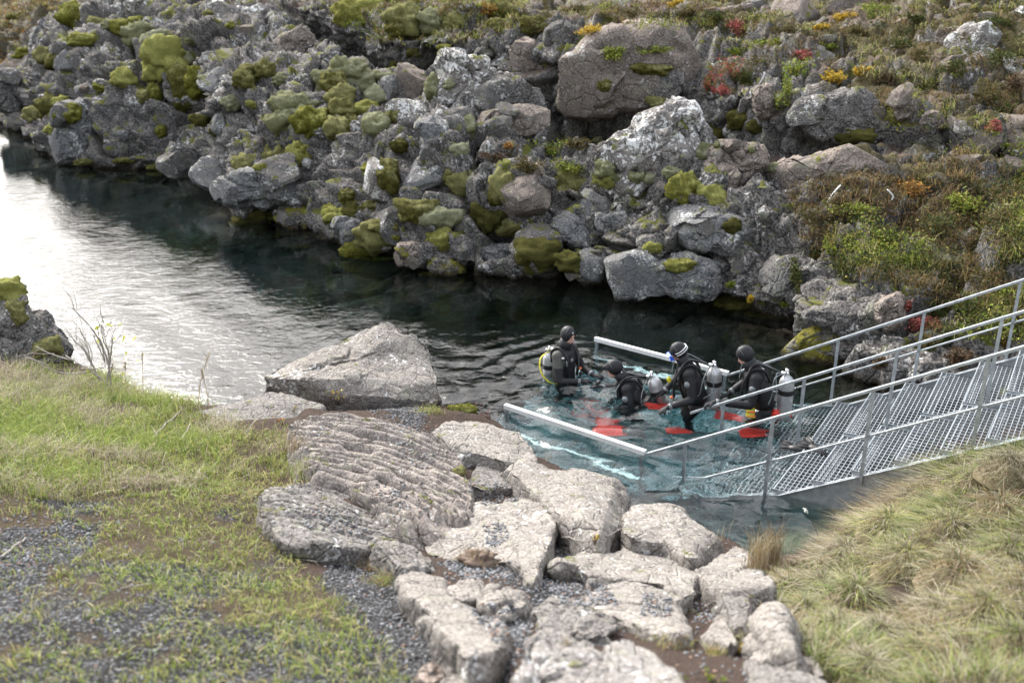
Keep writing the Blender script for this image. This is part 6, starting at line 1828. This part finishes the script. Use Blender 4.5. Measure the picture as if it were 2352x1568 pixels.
# fin tucked at the hip
def loose_fin(c, d, n, blade, label, pocket='fin_red', group='fins', L=0.34):
    o = empty('swim_fin', c, label, 'fin', group)
    me, mb, dd_, nn_, ww_ = fin(None, np.asarray(c, float), d, n, np.asarray(c, float), L=L)
    link('blade', me, M[blade], o)
    part(mb, 'foot_pocket', M[pocket], o, True, np.asarray(c, float))
    rb = MB()
    for s_ in (-1, -.4, .4, 1):
        rb.tube([np.asarray(c) + ww_ * .05 * s_ + nn_ * .014, np.asarray(c) + ww_ * .10 * s_ + dd_ * L * .95 + nn_ * .012], [.012, .006], 6)
    part(rb, 'rib', M[pocket], o, True, np.asarray(c, float))
    return o
loose_fin(at_z(1775, 947, .06), V3(-.98, .1, .10), V3(-.1, -.75, .65), 'fin_yellow', 'red fin with a yellow blade tucked against the hip of a diver')
loose_fin(at_z(1862, 1025, .05) , V3(-.55, .80, .10), V3(-.2, -.3, 1), 'black_plastic', 'black fin lying ribbed side up on the wet grating', pocket='black_plastic', L=.15)
loose_fin(at_z(1818, 1028, .0), V3(-.85, .40, .0), V3(0, -.3, 1), 'black_plastic', 'black fin half under water on the lowest wet step', pocket='black_plastic', L=.13)

# ------------------------------------------------------------------ single small plants and litter of the near shore
rs = np.random.default_rng(99)
def hitp(u, v):
    h = CAST.hit(u, v)
    return h[0] if h is not None else at_z(u, v, 0.4)
def sprig(u, v, w, h, kind, label, nleaf, lsize, name='plant', cat='plant', stems=5, group=None, lift=0.0):
    p = hitp(u, v)
    dist = np.linalg.norm(p - ORG)
    rx, rz = 0.5 * w * dist / FPX, h * dist / FPX
    o = empty(name, p, label, cat, group)
    mb = MB()
    tips = []
    for k in range(stems):
        e = np.array([rs.normal() * rx * 0.7, rs.normal() * rx * 0.5, rz * rs.uniform(0.5, 1.0)])
        m_ = e * 0.5 + np.array([0, 0, 0.1 * rz])
        mb.tube([np.array([0, 0, -.02]), m_, e], [.004, .003, .002], 5)
        tips += [m_, e * 0.75 + m_ * .25, e]
    va, fa = mb.data()
    link('stem', mesh_np('stem', va, fa, True), M['twig'], o)
    t = np.array(tips)[rs.integers(len(tips), size=nleaf)] + rs.normal(size=(nleaf, 3)) * np.array([rx, rx, rz]) * 0.13
    vv, f, c = leaf_cloud(t, np.tile(np.array([[0, -.4, 1.0]]), (nleaf, 1)), lsize, pal(kind, nleaf, rs), 0.45, rs)
    for k in range(0 if nleaf > 40 else nleaf):
        link('leaf', mesh_np('leaf', vv[k * 4:k * 4 + 4], np.array([[0, 1, 2, 3]]), False, c[k * 4:k * 4 + 4]), M['leaf'], o)
    if nleaf > 40:
        link('foliage', mesh_np('foliage', vv, f, False, c), M['leaf'], o)
    return o
sprig(775, 925, 80, 42, 'yellow', 'yellow leaved dwarf willow in front of the pointed boulder', 36, .022)
sprig(650, 975, 46, 26, 'orange', 'orange leaved sprig beside the low dark rock', 18, .016)
sprig(675, 945, 20, 16, 'yellow', 'tiny yellow leaved sprig on the low dark rock', 8, .014)
sprig(1366, 1248, 26, 26, 'yellow', 'small willow with round yellow leaves in the brown hollow', 14, .020)
sprig(1690, 1498, 34, 20, 'yellow', 'yellow leaved seedling beside the grey rock in the soil', 12, .015)
sprig(1085, 945, 30, 20, 'red', 'red leaved sprig on the shore beside the green moss', 14, .013)
sprig(1125, 962, 50, 22, 'red', 'row of pink red sprigs leaning over the water', 18, .012)
sprig(1600, 1410, 30, 8, 'lime', 'bright green seedling flat on the brown soil', 12, .012)
sprig(1630, 1560, 60, 20, 'lime', 'green herb growing at the foot of the grey rock', 30, .016)
sprig(60, 845, 60, 36, 'red', 'faded red sprig at the foot of the dark mossy rock', 24, .014)
sprig(1960, 1130, 24, 34, 'yellow', 'yellow flowering stalk in the dry grass by the stringer', 9, .010)
# tufts: single clumps of grass that stand out
def tuft(u, v, r, L, n, kinds, label, lean=(0, 0, 0), spread=.35, W=.004, name='grass_tuft', group='grass tufts', droop=.25):
    p = hitp(u, v)
    base = np.stack([rs.normal(size=n) * r, rs.normal(size=n) * r * .7, np.full(n, -.01)], 1)
    ln = rs.normal(size=(n, 3)) * spread + np.asarray(lean); ln[:, 2] = -np.abs(rs.normal(size=n)) * droop
    cols = np.concatenate([gpal(k, n // len(kinds) + 1, rs) for k in kinds])[rs.permutation(n)]
    vv, f, c = blades(base, rs.uniform(.5, 1.1, n) * L, np.full(n, W), ln, cols, 3, rng=rs)
    o = link(name, mesh_np(name, vv, f, False, c), M['leaf'], None, p)
    return tag(o, label, 'grass', group)
tuft(695, 1085, .10, .26, 260, ('fresh', 'straw'), 'tall green tuft against the end of the ropy lava block')
tuft(680, 1030, .08, .30, 120, ('straw', 'tan'), 'tall orange straw tuft beside the ropy lava block')
tuft(985, 945, .10, .12, 260, ('lawn', 'fresh'), 'soft pale green tuft beside the bright moss at the water')
tuft(880, 1340, .07, .15, 190, ('tan', 'fresh'), 'reddish tuft in the gravel strip', spread=.55)
tuft(850, 1300, .05, .12, 110, ('tan', 'straw'), 'small rusty tuft at the tip of the wrinkled lava tongue', spread=.55)
tuft(1765, 1315, .055, .80, 300, ('straw', 'tan'), 'upright bundle of dry reddish reeds at the inlet', spread=.10, droop=.02, name='reed_bundle')
tuft(1735, 1305, .05, .50, 110, ('straw', 'tan'), 'thin dry reeds leaning beside the reed bundle', spread=.22, droop=.05, name='reed_bundle')
tuft(1700, 1470, .05, .12, 130, ('straw', 'lawn'), 'grey green tuft between the pointed rock and the round boulder', spread=.5)
tuft(1640, 1500, .03, .09, 130, ('lawn', 'tan'), 'short yellow tuft in the brown soil', spread=.5)
tuft(1540, 1475, .06, .08, 130, ('tan', 'lawn'), 'short orange tuft beside the lichen rock', spread=.5)
tuft(2000, 1200, .13, .20, 360, ('tan', 'straw'), 'shaggy rust coloured tussock hanging over the stair stringer', lean=(-.35, .1, 0), spread=.3)
tuft(2240, 1050, .12, .22, 320, ('fresh', 'straw'), 'green tussock on the bank beside the steps', spread=.4)
tuft(1300, 1480, .015, .08, 40, ('straw',), 'tiny straw tuft on the pitted rock')
tuft(1255, 1060, .03, .26, 16, ('straw',), 'few thin straws at the edge of the pale slab by the water', spread=.15, droop=.02)
tuft(1650, 1240, .03, .34, 14, ('straw', 'tan'), 'few tall grass stalks beside the pale hump at the inlet', spread=.12, droop=.02)
for k, (u, v, ln) in enumerate(((1990, 1290, .30), (2060, 1180, .22), (2150, 1130, .2), (2250, 1500, .3), (2100, 1520, .28), (1880, 1420, .24), (2300, 1350, .26), (1830, 1330, .24))):
    tuft(u, v, .10, ln, 260, ('straw', 'straw', 'lawn'), ['bleached tussock above the bare soil hollow', 'bleached tussock behind the soil hollow', 'bleached tussock below the green tussock', 'bleached tussock low on the dry slope', 'bleached tussock beneath the soil hollow',
         'bleached tussock beside the round boulder', 'bleached tussock high on the dry slope', 'bleached tussock beside the blocky grey rock'][k], lean=(-.2 + .1 * (k % 3), -.25, 0), spread=.45, droop=.55)
# lumpy tussocks of the dry slope
def tussock(u, v, r, hgt, n, kinds, label):
    p = hitp(u, v)
    a, q = rs.uniform(0, 2 * math.pi, n), rs.random(n) ** .75
    base = np.stack([np.cos(a) * q * r, np.sin(a) * q * r * .9, hgt * (1 - q ** 2) - .03], 1)
    out = np.stack([np.cos(a), np.sin(a), np.zeros(n)], 1) * (0.55 + 0.55 * q)[:, None]
    ln = out + rs.normal(size=(n, 3)) * .28 + np.array([-.12, -.15, 0]); ln[:, 2] = -.35 - .45 * q * rs.random(n)
    cols = np.concatenate([gpal(k, n // len(kinds) + 1, rs) for k in kinds])[rs.permutation(n)] * rs.uniform(.75, 1.05)
    vv, f, c = blades(base, rs.uniform(.5, 1.15, n) * .19, np.full(n, .0062), ln, cols, 3, rng=rs)
    m, k = 20, 8
    an = np.arange(m) * 2 * math.pi / m
    dv = np.concatenate([np.stack([np.cos(an) * r * t, np.sin(an) * r * t * .9, np.full(m, hgt * (1 - t ** 2) - .04)], 1) for t in np.linspace(0.02, 1.15, k)])
    dv[:, 2] += .03 * fbm((dv + p) * 9, 3, 720)
    o = empty('tussock', p, label, 'grass', 'tussocks of the dry slope')
    link('mound', mesh_np('mound', dv, grid_faces(k, m, True), True), M['mould'], o)
    g = link('blades', mesh_np('blades', vv, f, False, c), M['leaf'], o)
    return o
TS = [(1940, 1290, .22, .16), (2040, 1215, .24, .15), (2130, 1150, .24, .14), (2230, 1120, .26, .15), (2320, 1080, .25, .14), (2180, 1230, .26, .17), (2290, 1190, .28, .18), (1960, 1380, .20, .15), (1890, 1360, .18, .13), (2080, 1300, .22, .15), (2200, 1330, .26, .18),
      (2320, 1290, .26, .17), (2150, 1430, .22, .16), (2260, 1430, .24, .18), (2340, 1400, .24, .17), (1920, 1470, .18, .14), (2020, 1480, .18, .14), (2110, 1540, .20, .16), (2220, 1530, .22, .17), (2330, 1510, .22, .17), (1990, 1560, .17, .13), (1850, 1420, .15, .12), (2150, 1075, .2, .12)]
for k, (u, v, r, h) in enumerate(TS):
    kinds = (('straw', 'straw', 'sage'), ('straw', 'sage', 'lawn'), ('straw', 'tan', 'sage'), ('sage', 'fresh', 'straw'))[k % 4]
    near = min((((2065, 1360), 'the bare soil hollow'), ((1790, 1300), 'the reed bundle'), ((1880, 1450), 'the round boulder'), ((2240, 1050), 'the steps'), ((1985, 1175), 'the stair stringer'), ((2300, 1420), 'the bleached tuft')), key=lambda q: math.hypot(u - q[0][0], v - q[0][1]))
    rel = 'above' if v < near[0][1] - 30 else 'below' if v > near[0][1] + 30 else 'beside'
    tussock(u, v, r, h, 520, kinds, ('lumpy straw tussock', 'grey green tussock', 'brown straw tussock', 'greenish tussock')[k % 4] + f' {rel} {near[1]}' + (' on the dry slope' if rel != 'beside' else ''))
# reeds with feathery heads above the water
for k, (u, v, h, lx) in enumerate(((330, 912, .62, .08), (352, 905, .50, .16), (430, 925, .62, .20), (455, 930, .66, .26), (290, 905, .44, .05), (480, 935, .48, -.06), (250, 900, .36, .12), (400, 915, .40, .3))):
    p = hitp(u, v)
    o = empty('reed', p, ['tall feathery reed at the lawn edge', 'bent feathery reed beside the tall reed', 'slender reed near the forked driftwood', 'tallest reed near the forked driftwood', 'short reed at the lawn edge', 'thin reed beside the low dark rock', 'low reed in the lawn edge by the sapling', 'leaning reed at the lawn edge'][k], 'reed', 'reeds over the water')
    s = curve([(0, 0, -.02), (lx * .25, .02, h * .5), (lx * .8, .03, h)], 6)
    mb = MB(); mb.tube(s, np.linspace(.0065, .003, len(s)), 5)
    va, fa = mb.data(); link('stalk', mesh_np('stalk', va, fa, True), M['seed_head'], o)
    n = 46
    t = rs.uniform(.72, 1.0, n)
    b = np.stack([np.interp(t, np.linspace(0, 1, len(s)), s[:, j]) for j in range(3)], 1)
    ln = rs.normal(size=(n, 3)) * .5; ln[:, 2] = -.1
    vv, f, c = blades(b, rs.uniform(.04, .10, n), np.full(n, .008), ln, gpal('straw', n, rs), 2, rng=rs)
    link('plume', mesh_np('plume', vv, f, False, c), M['leaf'], o)
# bare sapling on the left
p = hitp(255, 905)
sap = empty('sapling', p, 'almost bare sapling with a few yellow leaves in front of the water', 'tree')
mb = MB()
def twig(mb, a, d, L, r, depth):
    e = a + d * L
    m_ = a + d * L * .5 + rs.normal(size=3) * L * .06
    mb.tube(curve([a, m_, e], 4), np.linspace(r, r * .55, 9), 6)
    if depth:
        for k in range(2 + (depth > 1)):
            t = rs.uniform(.45, .98)
            dd_ = unit(d + rs.normal(size=3) * .55 + np.array([0, 0, .15]))
            twig(mb, a + (e - a) * t, dd_, L * rs.uniform(.5, .75), r * .6, depth - 1)
for d in ((-.35, .1, 1), (.25, .1, 1), (-.05, 0, 1), (-.7, 0, .7)):
    twig(mb, np.array([rs.normal() * .05, 0, -.03]), unit(d), .80, .015, 2)
va, fa = mb.data()
link('branches', mesh_np('branches', va, fa, True), M['deadwood'], sap)
for k in range(16):
    b = np.array([rs.normal() * .14 + .12, rs.normal() * .05, rs.uniform(.25, .95)])
    vv, f, c = leaf_cloud(b[None], np.array([[0, -.8, .5]]), .042, np.array([[.50, .52, .07]]), .5, rs)
    link('leaf', mesh_np('leaf', vv, f, False, c), M['leaf'], sap)
# driftwood and twigs
def stick(pts, r, label, name='driftwood', group='dead twigs'):
    q = np.array([hitp(u, v) + np.array([0, 0, h]) for u, v, h in pts])
    mb = MB(); s = curve(q, 8) if len(q) > 2 else np.linspace(q[0], q[1], 8)
    s = s + rs.normal(size=s.shape) * r * .5
    mb.tube(s, np.linspace(r, r * .5, len(s)), 6)
    va, fa = mb.data()
    o = link(name, mesh_np(name, va - q[0], fa, True), M['deadwood'], None, q[0])
    return tag(o, label, 'twig', group)
stick([(350, 1010, .02), (385, 985, .07), (415, 960, .08)], .010, 'forked grey driftwood at the edge of the lawn')
stick([(360, 1012, .02), (410, 1018, .03), (440, 990, .09)], .009, 'curved grey branch under the forked driftwood')
stick([(560, 1005, .02), (590, 975, .08)], .007, 'short grey twig below the low dark rock')
stick([(420, 905, .0), (440, 880, .10), (444, 860, .20)], .012, 'bleached stump of a branch at the bank edge')
stick([(0, 1285, .01), (60, 1240, .02)], .012, 'pale dead stalk lying on the gravel by the lawn')
stick([(270, 1130, .02), (340, 1100, .03)], .006, 'thin dry stalk lying in the lawn')
stick([(280, 1355, .02), (350, 1345, .02)], .006, 'short bleached stalk in the thin lawn')
stick([(830, 920, .02), (850, 900, .03)], .006, 'small grey twig on the dirt before the pointed boulder')
stick([(1290, 1235, .01), (1360, 1245, .02), (1440, 1215, .03)], .005, 'wiry root crossing the brown hollow')
stick([(1240, 1300, .0), (1245, 1280, .04)], .004, 'thin white root under the steep faced block')
stick([(1610, 1400, .01), (1640, 1385, .02), (1660, 1395, .01)], .004, 'thin white rootlets on the brown soil')
stick([(1340, 1460, .01), (1380, 1448, .01)], .004, 'dry grass stalk lying on the pitted rock')
for u, v, dx, lb in ((1905, 455, 14, 'crooked white branch under the peaked slab'), (2040, 465, -6, 'short white stub of branch below the peaked slab'), (1745, 190, 8, 'bleached twig hanging on the red and green ledge')):
    p = hitp(u, v)
    mb = MB(); mb.tube(curve([(0, 0, -.02), (.05, -.04, .10), (dx * .01, -.05, .22)], 6), .012, 6)
    va, fa = mb.data(); tag(link('driftwood', mesh_np('driftwood', va, fa, True), M['strap_white'], None, p), lb, 'twig', 'dead twigs')
# white flower head over the water
p = hitp(1890, 1265)
fl = empty('flower', p, 'single white flower on a thin stalk over the inlet', 'flower')
tip = at_y(1850, 1172, p[1] - .05) - p
mb = MB(); mb.tube(curve([(0, 0, -.02), tip * .5 + np.array([.02, 0, 0]), tip], 6), .003, 5)
va, fa = mb.data(); link('stalk', mesh_np('stalk', va, fa, True), M['twig'], fl)
mb = MB()
for k in range(12):
    mb.ball(tip + rs.normal(size=3) * .012, .008, 6, 5)
va, fa = mb.data(); link('petals', mesh_np('petals', va, fa, True), M['petal'], fl)
# torn sod
p = hitp(1095, 1292)
n_, m_ = 26, 14
th, an = np.linspace(0, math.pi, m_), np.arange(n_) * 2 * math.pi / n_
s = np.stack([np.sin(th)[:, None] * np.cos(an), np.sin(th)[:, None] * np.sin(an), np.repeat(np.cos(th)[:, None], n_, 1)], -1).reshape(-1, 3)
s = s * np.array([.15, .09, .055]) * (1 + .55 * fbm(s * 3.0, 4, 700))[:, None]
sod = empty('sod_clump', p + np.array([0, 0, .02]), 'clump of torn brown sod lying on the pebbles', 'sod')
link('soil', mesh_np('soil', s, grid_faces(m_, n_, True)[:, ::-1]), M['twig'], sod)
n = 420
b = s[rs.integers(len(s), size=n)]
ln = rs.normal(size=(n, 3)) * .8; ln[:, 2] = -.4
vv, f, c = blades(b, rs.uniform(.03, .08, n), np.full(n, .003), ln, gpal('tan', n, rs), 2, rng=rs)
link('roots', mesh_np('roots', vv, f, False, c), M['leaf'], sod)
